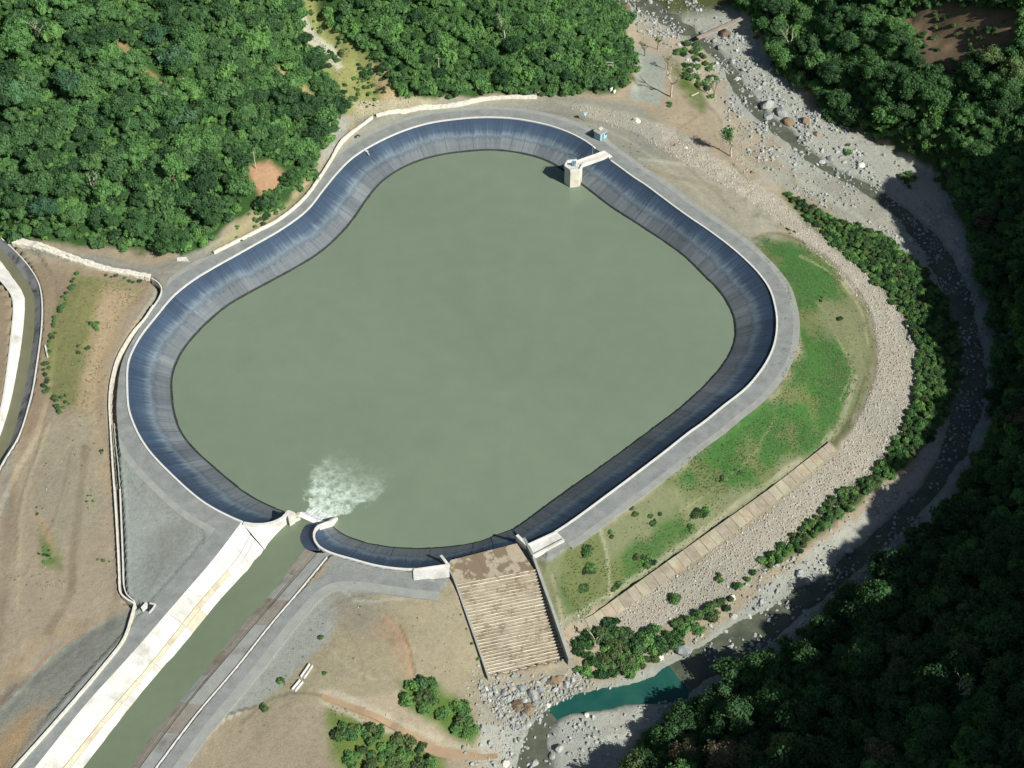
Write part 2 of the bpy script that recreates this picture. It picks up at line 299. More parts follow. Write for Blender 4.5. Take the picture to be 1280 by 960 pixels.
ZONES = [ # polygon, colour, feather px, wobble px
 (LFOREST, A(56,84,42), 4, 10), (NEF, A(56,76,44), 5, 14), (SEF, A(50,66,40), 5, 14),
 ([(760,-60),(900,-60),(985,110),(1030,150),(1140,200),(1210,240),(1250,330),(1262,420),(1248,520),(1155,675),(995,805),(905,868),(800,915),(760,980),(600,980),(600,900),(700,880),(880,800),(1000,700),(1140,590),(1195,500),(1195,430),(1150,340),(1060,270),(990,215),(920,150),(870,70),(780,30)], A(168,168,160), 4, 8),
 ([(940,205),(1010,215),(1075,225),(1110,260),(1130,300),(1070,285),(1000,245),(950,225)], A(160,157,146), 5, 6),
 # bench of grey gravel and the bank roads
 ([(430,150),(520,125),(600,122),(670,121),(760,124),(800,132),(860,175),(900,200),(960,260),(980,300),(990,330),(960,340),(880,285),(800,235),(740,190),(600,165),(500,175),(430,230),(330,310),(240,360),(190,440),(170,420),(205,330),(270,300),(380,245)], A(150,147,136), 3, 5),
 ([(860,200),(930,250),(985,300),(960,310),(880,262),(800,210)], A(160,154,138), 6, 8),
 # stone bands
 ([(700,130),(760,135),(815,150),(860,170),(905,205),(960,235),(1010,275),(1070,320),(1120,380),(1148,450),(1142,530),(1100,595),(1000,680),(900,750),(800,800),(730,795),(760,765),(870,700),(960,630),(1045,565),(1080,500),(1098,450),(1085,400),(1050,340),(990,290),(930,245),(860,205),(800,170),(740,150)], A(170,165,154), 3, 6),
 ([(790,55),(828,60),(832,100),(824,132),(785,124),(795,100)], A(156,160,152), 1.5, 2),
 ([(830,60),(870,45),(890,80),(905,125),(880,140),(850,110)], A(96,112,62), 6, 10),
 # river gravel bank at the embankment side
 ([(780,25),(815,30),(880,60),(905,100),(920,140),(985,185),(960,205),(900,160),(880,120),(840,75),(785,55)], A(172,160,142), 4, 6),
 ([(975,238),(990,245),(1040,272),(1100,293),(1150,333),(1182,375),(1198,420),(1201,470),(1190,512),(1160,556),(1125,590),(1080,622),(1040,656),(1000,690),(960,712),(948,702),(990,668),(1035,626),(1090,590),(1118,555),(1142,500),(1146,440),(1132,400),(1100,360),(1055,318),(1008,278)], A(88,104,60), 4, 6),
 # embankment
 ([(945,305),(990,300),(1040,330),(1075,375),(1095,430),(1088,490),(1045,560),(960,628),(860,695),(770,750),(700,790),(668,700),(720,680),(800,625),(900,550),(975,490),(1000,430),(995,380),(970,335)], A(120,124,94), 4, 8),
 ([(945,305),(990,300),(1035,325),(1062,370),(1030,380),(1000,400),(985,360),(965,330)], A(68,108,56), 8, 14),
 ([(990,385),(1060,440),(1075,470),(1055,510),(1040,550),(960,590),(900,600),(860,575),(900,548),(975,495),(998,440)], A(66,106,54), 9, 20),
 ([(860,575),(920,545),(960,590),(930,615),(890,620),(830,600)], A(66,106,54), 9, 18),
 ([(700,690),(745,660),(760,700),(850,640),(870,660),(800,720),(720,775),(700,740)], A(76,106,58), 8, 14),
 # toe drain strip
 ([(1035,553),(1050,562),(960,645),(860,712),(780,760),(735,790),(725,778),(790,735),(880,672),(960,615)], A(164,156,136), 3, 5),
 # left side
 ([(-200,322),(0,322),(60,330),(150,345),(190,352),(186,372),(160,392),(130,450),(125,520),(60,540),(-200,600)], A(150,134,114), 4, 4),
 ([(95,338),(160,350),(185,362),(150,395),(125,440),(110,480),(105,520),(60,500),(58,440),(70,390)], A(132,132,90), 4, 10),
 ([(130,355),(178,360),(160,390),(132,440),(125,520),(140,620),(110,560),(100,480),(112,430)], A(174,154,126), 8, 12),
 ([(60,520),(110,520),(130,600),(120,680),(60,700),(40,620)], A(160,150,132), 10, 14),
 ([(140,560),(155,540),(200,585),(300,655),(240,728),(170,800),(156,800),(166,760),(150,735)], A(152,157,154), 3, 4),
 ([(190,600),(240,640),(260,655),(230,700),(190,740),(170,740),(185,690),(215,655)], A(140,143,138), 14, 18),
 ([(20,300),(100,318),(190,332),(260,318),(240,352),(205,350),(165,340),(100,330),(30,312)], A(140,138,130), 3, 5),
 ([(0,865),(70,800),(165,757),(160,790),(140,825),(80,885),(20,945),(-60,1040),(-80,930)], A(140,140,132), 6, 8),
 ([(0,840),(70,780),(150,765),(70,805),(0,868),(-40,890)], A(160,144,122), 7, 10),
 ([(0,910),(60,880),(30,935),(0,975),(-40,990)], A(164,142,114), 8, 12),
 ([(50,660),(75,690),(80,710),(60,705),(42,685)], A(106,124,74), 6, 12),
 ([(40,640),(60,655),(70,690),(55,680)], A(176,152,124), 5, 8),
 # lower middle
 ([(430,712),(560,720),(610,850),(640,870),(600,900),(560,900),(500,860),(400,880),(300,900),(215,990),(200,990),(330,850)], A(150,141,120), 4, 8),
 ([(425,705),(520,722),(560,726),(540,745),(440,742),(410,800),(300,905),(215,1000),(120,1120),(90,1120),(200,965),(300,850),(400,730)], A(146,148,144), 3, 4),
 ([(470,770),(510,790),(520,830),(500,835),(490,800),(460,785)], A(158,138,116), 9, 12),
 ([(415,735),(470,745),(480,775),(440,790),(420,770)], A(138,132,120), 10, 14),
 ([(200,1000),(270,905),(310,885),(380,880),(420,900),(420,990)], A(150,138,120), 5, 8),
 ([(400,878),(440,890),(500,925),(560,950),(560,990),(430,990),(405,920)], A(104,120,62), 8, 14),
 ([(495,850),(540,855),(575,880),(595,915),(590,932),(560,918),(505,880)], A(88,112,54), 6, 10),
 ([(398,862),(415,860),(470,880),(520,910),(560,930),(625,938),(625,952),(560,946),(505,926),(455,902),(398,880)], A(176,166,148), 2.5, 6),
 ([(402,868),(440,880),(490,900),(545,932),(600,942),(600,947),(540,940),(480,908),(430,886),(402,876)], A(158,136,108), 2, 4),
 ([(600,858),(720,835),(745,860),(700,880),(660,905),(600,905)], A(158,152,138), 4, 6),
 ([(413,693),(440,701),(515,713),(562,724),(548,738),(430,738),(392,742)], A(146,150,148), 2, 3), ([(655,690),(705,655),(724,668),(690,702),(668,702)], A(146,148,144), 2, 3),
 # hillside scars
 ([(314,204),(335,198),(362,214),(352,236),(325,250),(316,230)], A(174,140,112), 4, 8),
 ([(345,82),(365,95),(403,125),(403,140),(375,128),(350,105)], A(174,156,112), 4, 8),
 ([(362,-60),(395,-60),(405,20),(440,48),(470,75),(495,110),(505,130),(440,152),(425,130),(402,92),(378,50)], A(138,140,90), 5, 10),
 ([(370,20),(382,18),(395,45),(420,60),(430,85),(424,88),(405,72),(385,55)], A(176,172,156), 2, 4),
 ([(468,80),(480,78),(490,112),(500,128),(478,124),(470,100)], A(178,158,124), 3, 4),
 ([(300,280),(330,250),(350,258),(395,215),(415,175),(430,150),(445,142),(450,160),(420,200),(385,250),(330,285),(270,318),(262,312)], A(158,148,118), 5, 8),
 ([(405,150),(445,148),(420,195),(400,210)], A(156,154,146), 5, 6),
 ([(440,130),(510,118),(560,122),(500,138),(452,152)], A(176,166,140), 4, 8),
 ([(135,38),(150,45),(185,88),(222,122),(218,128),(178,96),(140,52)], A(140,122,88), 2, 6),
 # right hill landslide
 ([(1120,20),(1180,5),(1300,5),(1300,70),(1260,95),(1215,95),(1185,120),(1150,85),(1130,60)], A(118,100,82), 8, 18),
]
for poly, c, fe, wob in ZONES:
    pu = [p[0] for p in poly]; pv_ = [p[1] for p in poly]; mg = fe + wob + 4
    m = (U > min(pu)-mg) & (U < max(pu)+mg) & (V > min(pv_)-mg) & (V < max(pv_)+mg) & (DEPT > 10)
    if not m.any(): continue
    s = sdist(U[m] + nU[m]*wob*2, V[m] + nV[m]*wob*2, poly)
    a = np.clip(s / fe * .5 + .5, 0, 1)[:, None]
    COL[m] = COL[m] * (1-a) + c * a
fa = ((np.abs(GX) > 220) | (GY > 185) | (GY < -150)) ; COL[fa] = A(80,88,56)
TRACKS = [ # wheel tracks, ruts and foot paths: polyline, width px, colour, strength
 ([(158,555),(168,575),(195,600),(225,632),(246,650),(256,672),(250,700),(230,728),(200,757)], 3.0, A(124,126,122), .7), ([(250,640),(268,662),(268,685),(252,712)], 2.5, A(160,164,160), .6),
 ([(160,600),(190,640),(205,690),(190,735)], 3, A(128,126,120), .5), ([(170,590),(205,640),(222,690),(205,735)], 2.5, A(156,158,154), .5),
 ([(62,530),(40,590),(27,640),(25,700),(22,760)], 3.0, A(178,166,140), .8), ([(58,532),(36,590),(22,640),(19,700)], 2, A(112,108,82), .5), ([(12,600),(10,680),(2,760),(-10,840)], 12, A(132,118,102), .6), ([(10,560),(5,640)], 6, A(150,150,146), .6),
 ([(106,560),(100,620),(92,690),(88,740),(60,790)], 7, A(128,114,96), .7), ([(100,520),(85,560),(60,590)], 3, A(170,156,132), .5), ([(20,870),(80,805),(130,778)], 3, A(180,176,160), .5), ([(0,900),(60,840),(120,790)], 4, A(122,124,120), .6), ([(0,880),(60,820),(110,785)], 3, A(170,126,92), .7),
 ([(45,700),(80,690),(110,650)], 2.5, A(172,158,134), .5), ([(30,720),(70,640),(90,560)], 2.5, A(138,122,102), .5),
 ([(425,735),(445,750),(470,752),(520,745)], 3, A(168,166,156), .6), ([(400,770),(430,750),(480,740),(540,738)], 3, A(122,122,118), .6), ([(480,770),(505,800),(515,835),(505,850)], 3, A(176,140,110), .7), ([(500,780),(512,810),(520,845)], 2, A(116,96,78), .6),
 ([(430,780),(450,820),(455,850)], 2, A(120,112,98), .5), ([(405,800),(430,830),(470,850)], 2, A(176,166,146), .5), ([(300,905),(330,880),(360,868),(400,868)], 2.5, A(110,106,90), .7), ([(210,965),(245,925),(275,898),(300,888),(318,884)], 2.0, A(86,84,74), .9), ([(214,968),(250,928),(280,900),(304,890)], 1.6, A(200,196,180), .8),
 ([(680,140),(740,150),(800,170),(860,210),(920,265)], 3, A(138,134,122), .6), ([(690,150),(745,158),(795,182),(850,222),(905,272)], 3, A(172,168,152), .6), ([(800,200),(850,205),(880,208)], 3, A(186,182,168), .7), ([(770,190),(820,215),(880,230),(900,240)], 4, A(134,126,112), .5), ([(870,120),(900,150),(905,190),(940,230)], 3, A(134,126,110), .6), ([(880,140),(850,160),(830,185)], 3, A(134,124,108), .5),
 ([(940,300),(975,292),(1020,312),(1062,350),(1088,395),(1096,440),(1088,490),(1062,535),(1040,556)], 3.2, A(112,104,84), .8), ([(1000,320),(1050,350),(1078,395),(1085,430)], 2.5, A(176,162,130), .5), ([(1070,470),(1050,530),(1030,552)], 5, A(156,150,130), .8), ([(1082,470),(1062,525),(1046,548)], 2.2, A(92,86,66), .8), ([(1045,420),(1065,460),(1050,500)], 2, A(170,160,130), .5),
 ([(970,520),(940,570),(900,605),(850,640)], 2, A(150,146,112), .6), ([(750,660),(760,700),(765,750)], 3, A(172,164,142), .7), ([(690,720),(700,760),(705,790)], 3, A(166,156,130), .7), ([(700,780),(760,745),(840,690),(930,625),(1000,575)], 5, A(170,164,146), .6),
 ([(1020,640),(960,690),(900,735),(840,775)], 4, A(176,170,156), .4), ([(1000,225),(1060,262),(1110,300)], 5, A(184,182,172), .5), ([(985,205),(1000,240),(1040,262)], 4, A(150,134,114), .6), ([(920,190),(950,215),(975,240)], 5, A(180,168,148), .6),
 ([(60,335),(120,345),(185,362)], 3, A(160,148,124), .6), ([(150,340),(185,335),(225,345)], 4, A(124,124,118), .6), ([(70,310),(140,328),(200,338),(240,345)], 3, A(158,156,148), .6), ([(55,345),(50,420),(46,500),(28,560)], 6, A(142,124,106), .6),
]
for line, wd, c, st in TRACKS:
    pu = [p[0] for p in line]; pv_ = [p[1] for p in line]; m = (U > min(pu)-14) & (U < max(pu)+14) & (V > min(pv_)-14) & (V < max(pv_)+14) & (DEPT > 10)
    if not m.any(): continue
    dl = dist_line(U[m] + nU[m]*4, V[m] + nV[m]*4, resample(spline(line, 4), step=6))[0]; a = (st*np.clip((wd - dl)/wd*1.6, 0, 1)*(.55 + .9*(fbm(GX[m], GY[m], 5, 3, 88)-.2)))[:, None]; a = np.clip(a, 0, 1)
    COL[m] = COL[m]*(1-a) + c*a
# bare and trodden spots between the grass
gpat = np.clip((fbm(GX, GY, 7, 4, 131) - .50) * 7, 0, 1)[..., None]; isg = np.clip((COL[..., 1:2] - COL[..., 0:1]*1.12) * 30, 0, 1) * ((GX > 0) & (GX < 110) & (GY > -80) & (Z < 1))[..., None]
COL = COL*(1 - gpat*isg*.75) + A(112,114,78)*gpat*isg*.75
b1 = (fbm(GX, GY, 14, 4, 71) - .5)[..., None]; b2 = (fbm(GX, GY, 3, 3, 83) - .5)[..., None]
COL = np.clip(COL * (np.array([1.13, 1.17, 1.12]) + b1 * .24 + b2 * .16) * (1 + b1 * np.array([.05, 0, -.06])), 0.01, .9)
wet = np.clip(1 - (dv - edge) / 1.2, 0, 1)[..., None] * .5
COL = COL * (1 - wet) + COL * np.array([.5,.55,.5]) * wet
# ---------------- materials ----------------
MATS = {}
def nmat(name):
    m = bpy.data.materials.new(name); m.use_nodes = True; t = m.node_tree; t.nodes.clear()
    o = t.nodes.new("ShaderNodeOutputMaterial"); b = t.nodes.new("ShaderNodeBsdfPrincipled")
    t.links.new(b.outputs[0], o.inputs[0]); MATS[name] = m; return m, t, b
def N(t, typ, **kw):
    n = t.nodes.new(typ)
    for k, v in kw.items():
        if k.startswith('i_'):
            key = k[2:]; n.inputs[int(key) if key.isdigit() else key].default_value = v
        else: setattr(n, k, v)
    return n
def noise(t, scale, detail=4, vec=None, rough=.6):
    n = N(t, "ShaderNodeTexNoise"); n.inputs['Scale'].default_value = scale; n.inputs['Detail'].default_value = detail; n.inputs['Roughness'].default_value = rough
    if vec is not None: t.links.new(vec, n.inputs['Vector'])
    return n
def wpos(t, scale=None):
    g = N(t, "ShaderNodeNewGeometry"); out = g.outputs['Position']
    if scale is not None:
        mp = N(t, "ShaderNodeMapping"); mp.inputs['Scale'].default_value = scale; t.links.new(out, mp.inputs[0]); out = mp.outputs[0]
    return out
def ramp(t, fac, stops):
    r = N(t, "ShaderNodeValToRGB"); e = r.color_ramp.elements
    while len(e) < len(stops): e.new(0.5)
    for i, (p, c) in enumerate(stops):
        e[i].position = p; e[i].color = (*c, 1) if len(c) == 3 else c
    t.links.new(fac, r.inputs[0]); return r
def mixc(t, fac, a, b, mode='MIX'):
    m = N(t, "ShaderNodeMix", data_type='RGBA', blend_type=mode)
    for s, v in ((0, fac), (6, a), (7, b)):
        if hasattr(v, 'is_output'): t.links.new(v, m.inputs[s])
        elif s == 0: m.inputs[0].default_value = v
        else: m.inputs[s].default_value = (*v, 1)
    return m.outputs[2]
def bump(t, b, h, strength=.4, dist=.1):
    bp = N(t, "ShaderNodeBump"); bp.inputs['Strength'].default_value = strength; bp.inputs['Distance'].default_value = dist
    t.links.new(h, bp.inputs['Height']); t.links.new(bp.outputs[0], b.inputs['Normal'])
def simple(name, c, rough=.8, var=.25, scale=.6, spec=.3, metal=0.0, fine=4.0, bstr=.3, tint=None):
    """one real colour broken up by two sizes of noise"""
    m, t, b = nmat(name); pos = wpos(t)
    n1 = noise(t, scale, 5, pos); n2 = noise(t, fine, 3, pos)
    c = np.array(c); lo = tuple(c * (1 - var)); hi = tuple(np.minimum(c * (1 + var), .95))
    col = ramp(t, n1.outputs[0], [(.3, lo), (.7, hi)]).outputs[0]
    col = mixc(t, .45, col, ramp(t, n2.outputs[0], [(.3, (.72,)*3), (.7, (1.2,)*3)]).outputs[0], 'MULTIPLY')
    if tint is not None:
        n3 = noise(t, scale * .35, 4, pos); f = ramp(t, n3.outputs[0], [(.5, (0,)*3), (.72, (1,)*3)]).outputs[0]
        col = mixc(t, f, col, tuple(tint))
    t.links.new(col, b.inputs['Base Color']); b.inputs['Roughness'].default_value = rough
    b.inputs['Specular IOR Level'].default_value = spec; b.inputs['Metallic'].default_value = metal
    bump(t, b, n2.outputs[0], bstr, .05); return m
# ground: colours by place, pebbles and dirt from noise
m, t, b = nmat("ground"); pos = wpos(t)
at = N(t, "ShaderNodeAttribute", attribute_name="place_colour")
n1 = noise(t, .9, 6, pos, .7); n2 = noise(t, 4.5, 4, pos, .7); vo = N(t, "ShaderNodeTexVoronoi"); vo.inputs['Scale'].default_value = 2.2; t.links.new(pos, vo.inputs['Vector'])
c1 = mixc(t, 1.0, at.outputs['Color'], ramp(t, n1.outputs[0], [(.28, (.82, .83, .85)), (.72, (1.15, 1.14, 1.12))]).outputs[0], 'MULTIPLY')
c1 = mixc(t, .6, c1, ramp(t, n2.outputs[0], [(.3, (.72,)*3), (.7, (1.28,)*3)]).outputs[0], 'MULTIPLY')
t.links.new(c1, b.inputs['Base Color']); b.inputs['Roughness'].default_value = .95; b.inputs['Specular IOR Level'].default_value = .15
ad = N(t, "ShaderNodeMath", operation='ADD'); t.links.new(n1.outputs[0], ad.inputs[0]); t.links.new(n2.outputs[0], ad.inputs[1])
bump(t, b, ad.outputs[0], .6, .35)
M_ground = m
# geomembrane: navy sheet, grey silt below the old water line, streaks down the slope
m, t, b = nmat("geomembrane")
def lining_nodes():
    at = N(t, "ShaderNodeAttribute", attribute_name="slope_uv")   # x along the rim (m), y down the slope 0..1 of visible, z random per panel
    sp = N(t, "ShaderNodeSeparateXYZ"); t.links.new(at.outputs['Vector'], sp.inputs[0])
    def comb(sx, sy):
        a = N(t, "ShaderNodeMath", operation='MULTIPLY'); a.inputs[1].default_value = sx; t.links.new(sp.outputs[0], a.inputs[0])
        c = N(t, "ShaderNodeMath", operation='MULTIPLY'); c.inputs[1].default_value = sy; t.links.new(sp.outputs[1], c.inputs[0])
        q = N(t, "ShaderNodeCombineXYZ"); t.links.new(a.outputs[0], q.inputs[0]); t.links.new(c.outputs[0], q.inputs[1]); return q.outputs[0]
    streak = noise(t, 1, 4, comb(1.3, .9), .6); broad = noise(t, 1, 3, comb(.06, 1.6)); fine = noise(t, 1, 3, comb(5, 3)); across = noise(t, 1, 3, comb(.05, 16))
    h = N(t, "ShaderNodeMath", operation='MULTIPLY_ADD'); h.inputs[1].default_value = .34; t.links.new(streak.outputs[0], h.inputs[0]); t.links.new(sp.outputs[1], h.inputs[2])
    h2 = N(t, "ShaderNodeMath", operation='MULTIPLY_ADD'); h2.inputs[1].default_value = .34; t.links.new(broad.outputs[0], h2.inputs[0]); t.links.new(h.outputs[0], h2.inputs[2])
    col = ramp(t, h2.outputs[0], [(.42, tuple(A(66,84,104,.8))), (.66, tuple(A(76,94,114,.8))), (.84, tuple(A(118,134,144,.8))), (.93, tuple(A(100,112,120,.8))), (1.0, tuple(A(118,126,130,.8)))])
    fine_c = ramp(t, fine.outputs[0], [(.3, (.86,)*3), (.7, (1.12,)*3)]).outputs[0]
    st_c = ramp(t, streak.outputs[0], [(.3, (.70, .72, .76)), (.7, (1.22, 1.2, 1.16))]).outputs[0]
    ac_c = ramp(t, across.outputs[0], [(.3, (.93,)*3), (.7, (1.07,)*3)]).outputs[0]
    pr = N(t, "ShaderNodeMath", operation='MULTIPLY_ADD'); pr.inputs[1].default_value = .24; pr.inputs[2].default_value = .88; t.links.new(sp.outputs[2], pr.inputs[0])
    c = mixc(t, .6, col.outputs[0], st_c, 'MULTIPLY'); c = mixc(t, .7, c, fine_c, 'MULTIPLY'); c = mixc(t, 1., c, ac_c, 'MULTIPLY')
    cc = N(t, "ShaderNodeCombineColor"); [t.links.new(pr.outputs[0], cc.inputs[k]) for k in range(3)]
    c = mixc(t, 1., c, cc.outputs[0], 'MULTIPLY')
    # blocks of several sheets with a different dusting, only on the silted half
    bl = noise(t, 1, 2, comb(.035, .0), .5); blr = ramp(t, bl.outputs[0], [(.40, (.84,.84,.86)), (.44, (1.0,)*3), (.52, (1.02,)*3), (.545, (1.2,1.19,1.16)), (.60, (1.16,)*3), (.63, (.9,.91,.93))]); blr.color_ramp.interpolation = 'LINEAR'
    lowm = N(t, "ShaderNodeMapRange"); lowm.inputs[1].default_value = .42; lowm.inputs[2].default_value = .56; t.links.new(sp.outputs[1], lowm.inputs[0]); c = mixc(t, lowm.outputs[0], c, mixc(t, 1., c, blr.outputs[0], 'MULTIPLY'))
    wn = N(t, "ShaderNodeMath", operation='MULTIPLY_ADD'); wn.inputs[1].default_value = .05; t.links.new(streak.outputs[0], wn.inputs[0]); t.links.new(sp.outputs[1], wn.inputs[2])
    wl_ = ramp(t, wn.outputs[0], [(.955, (0,)*3), (.985, (1,)*3)]); c = mixc(t, wl_.outputs[0], c, tuple(A(58,60,56,.8)))
    t.links.new(c, b.inputs['Base Color']); b.inputs['Roughness'].default_value = .65; b.inputs['Specular IOR Level'].default_value = .15
    bump(t, b, streak.outputs[0], .25, .12)
lining_nodes(); M_lining = m
M_asphalt = simple("asphalt_grey", A(148,153,150,.82), .9, .18, .35, .2, fine=3)
M_gravelroad = simple("road_gravel", A(164,168,161,.83), .95, .12, .4, .2, fine=4)
M_white = simple("white_concrete", (.68,.68,.63), .85, .10, .5, .2, tint=(.42,.41,.36))
M_kerb = simple("pale_kerb_concrete", (.66,.66,.62), .85, .1, .8, .2)
M_conc = simple("grey_concrete", A(196,198,190,.85), .88, .1, .5, .2, tint=A(160,154,140,.8))
M_berm = simple("silt_stained_concrete", A(222,214,188,.8), .9, .1, .7, .2, tint=A(190,178,148,.8))
M_brown = simple("brown_stained_concrete", A(186,178,162,.84), .9, .12, .8, .2, tint=A(158,146,128,.82))
M_tan = simple("tan_concrete", A(176,170,148,.85), .9, .16, .5, .2, tint=A(168,146,112,.8))
M_stone = simple("pale_rubble_masonry", A(234,230,214,.85), .95, .16, 1.2, .2, fine=3)
M_dark = simple("dark_rubber", (.03,.03,.035), .6, .2)
M_steel = simple("galvanised_steel", (.45,.47,.48), .45, .1, metal=.6)
M_blue = simple("blue_paint", A(96,150,176,.9), .5, .1)
M_cyan = simple("pale_blue_wall_paint", A(172,208,214,.9), .7, .08)
M_roof = simple("roof_sheet", A(170,172,160,.85), .7, .1)
M_net = simple("green_shade_net", A(60,120,84,.8), .8, .2)
M_wood = simple("weathered_wood", A(170,150,120,.8), .9, .2, 3)
M_trunk = simple("bark", A(120,104,84,.7), .95, .25, 3)
M_palebark = simple("pale_bark", A(206,198,178,.8), .95, .2, 3)
def rockmat(name, c, var=.2):
    m, t, b = nmat(name); oi = N(t, "ShaderNodeObjectInfo"); pos = wpos(t); n = noise(t, 1.6, 5, pos, .7)
    c = np.array(c); col = ramp(t, oi.outputs['Random'], [(0, tuple(c*(1-var))), (.5, tuple(c)), (.8, tuple(c*np.array([1.08,1.0,.9]))), (1, tuple(np.minimum(c*(1+var*1.4), .9)))]).outputs[0]
    col = mixc(t, .7, col, ramp(t, n.outputs[0], [(.3, (.7,)*3), (.7, (1.22,)*3)]).outputs[0], 'MULTIPLY')
    t.links.new(col, b.inputs['Base Color']); b.inputs['Roughness'].default_value = .9; b.inputs['Specular IOR Level'].default_value = .2
    bump(t, b, n.outputs[0], .5, .2); return m
M_rock = rockmat("river_rock", A(174,180,178,.84), .24); M_cobble = rockmat("tan_cobble", A(190,182,168,.82), .3); M_dkrock = rockmat("brown_rock", A(140,124,104,.8))
def leafmat(name, c, c2, trans=.42):
    c = np.array(c)*np.array([1.24,1.22,1.22]); c2 = np.array(c2)*np.array([1.24,1.22,1.22])
    m, t, b = nmat(name); oi = N(t, "ShaderNodeObjectInfo"); pos = wpos(t); n = noise(t, .55, 3, pos); n2 = noise(t, 3.0, 2, pos)
    col = ramp(t, n.outputs[0], [(.32, tuple(c)), (.68, tuple(c2))]).outputs[0]
    col = mixc(t, .8, col, ramp(t, n2.outputs[0], [(.25, (.62, .66, .6)), (.75, (1.3, 1.26, 1.2))]).outputs[0], 'MULTIPLY')
    col = mixc(t, .8, col, ramp(t, oi.outputs['Random'], [(0, (.58, .68, .72)), (.5, (1, 1, 1)), (1, (1.3, 1.38, 1.15))]).outputs[0], 'MULTIPLY')
    t.links.new(col, b.inputs['Base Color']); b.inputs['Roughness'].default_value = .6; b.inputs['Specular IOR Level'].default_value = .18
    o = [x for x in t.nodes if x.type == 'OUTPUT_MATERIAL'][0]
    tr = N(t, "ShaderNodeBsdfTranslucent"); t.links.new(mixc(t, 1., col, (1.1, 1.15, .5), 'MULTIPLY'), tr.inputs[0])
    mx = N(t, "ShaderNodeMixShader"); mx.inputs[0].default_value = trans
    t.links.new(b.outputs[0], mx.inputs[1]); t.links.new(tr.outputs[0], mx.inputs[2]); t.links.new(mx.outputs[0], o.inputs[0]); return m
LEAF = {
 'dark green': leafmat("leaf_dark_green", (.050,.115,.052), (.075,.155,.066)),
 'mid green': leafmat("leaf_mid_green", (.090,.195,.080), (.135,.255,.105)),
 'bright green': leafmat("leaf_bright_green", (.125,.25,.09), (.17,.31,.12)),
 'olive green': leafmat("leaf_olive_green", (.105,.160,.07), (.14,.20,.095)),
 'brownish': leafmat("leaf_brownish", (.15,.13,.09), (.19,.16,.11)),
 'blue green': leafmat("leaf_blue_green", (.072,.165,.09), (.11,.215,.125)),
}
M_grass = leafmat("grass_blades", (.072,.125,.045), (.10,.16,.06), .2); M_dry = leafmat("dry_grass_blades", (.15,.14,.085), (.19,.17,.11), .2)
M_soilcore = LEAF['dark green']
# milky water
def water(name, c, c2, rough=.12, scale=.02, bs=.25, spec=.35, wave=.9):
    m, t, b = nmat(name); pos = wpos(t); n = noise(t, scale, 5, pos); n2 = noise(t, wave, 4, wpos(t, (1, .6, 1)))
    col = ramp(t, n.outputs[0], [(.3, tuple(c)), (.7, tuple(c2))]).outputs[0]
    n3 = noise(t, scale * 9, 4, pos); col = mixc(t, .6, col, ramp(t, n3.outputs[0], [(.25, (.93,)*3), (.75, (1.06,)*3)]).outputs[0], 'MULTIPLY')
    t.links.new(col, b.inputs['Base Color']); b.inputs['Roughness'].default_value = rough; b.inputs['Specular IOR Level'].default_value = spec
    bump(t, b, n2.outputs[0], bs, .05); return m, t, b, col
M_res, t, b, rescol = water("silty_reservoir_water", A(122,137,116,.85), A(129,144,122,.85), .22)
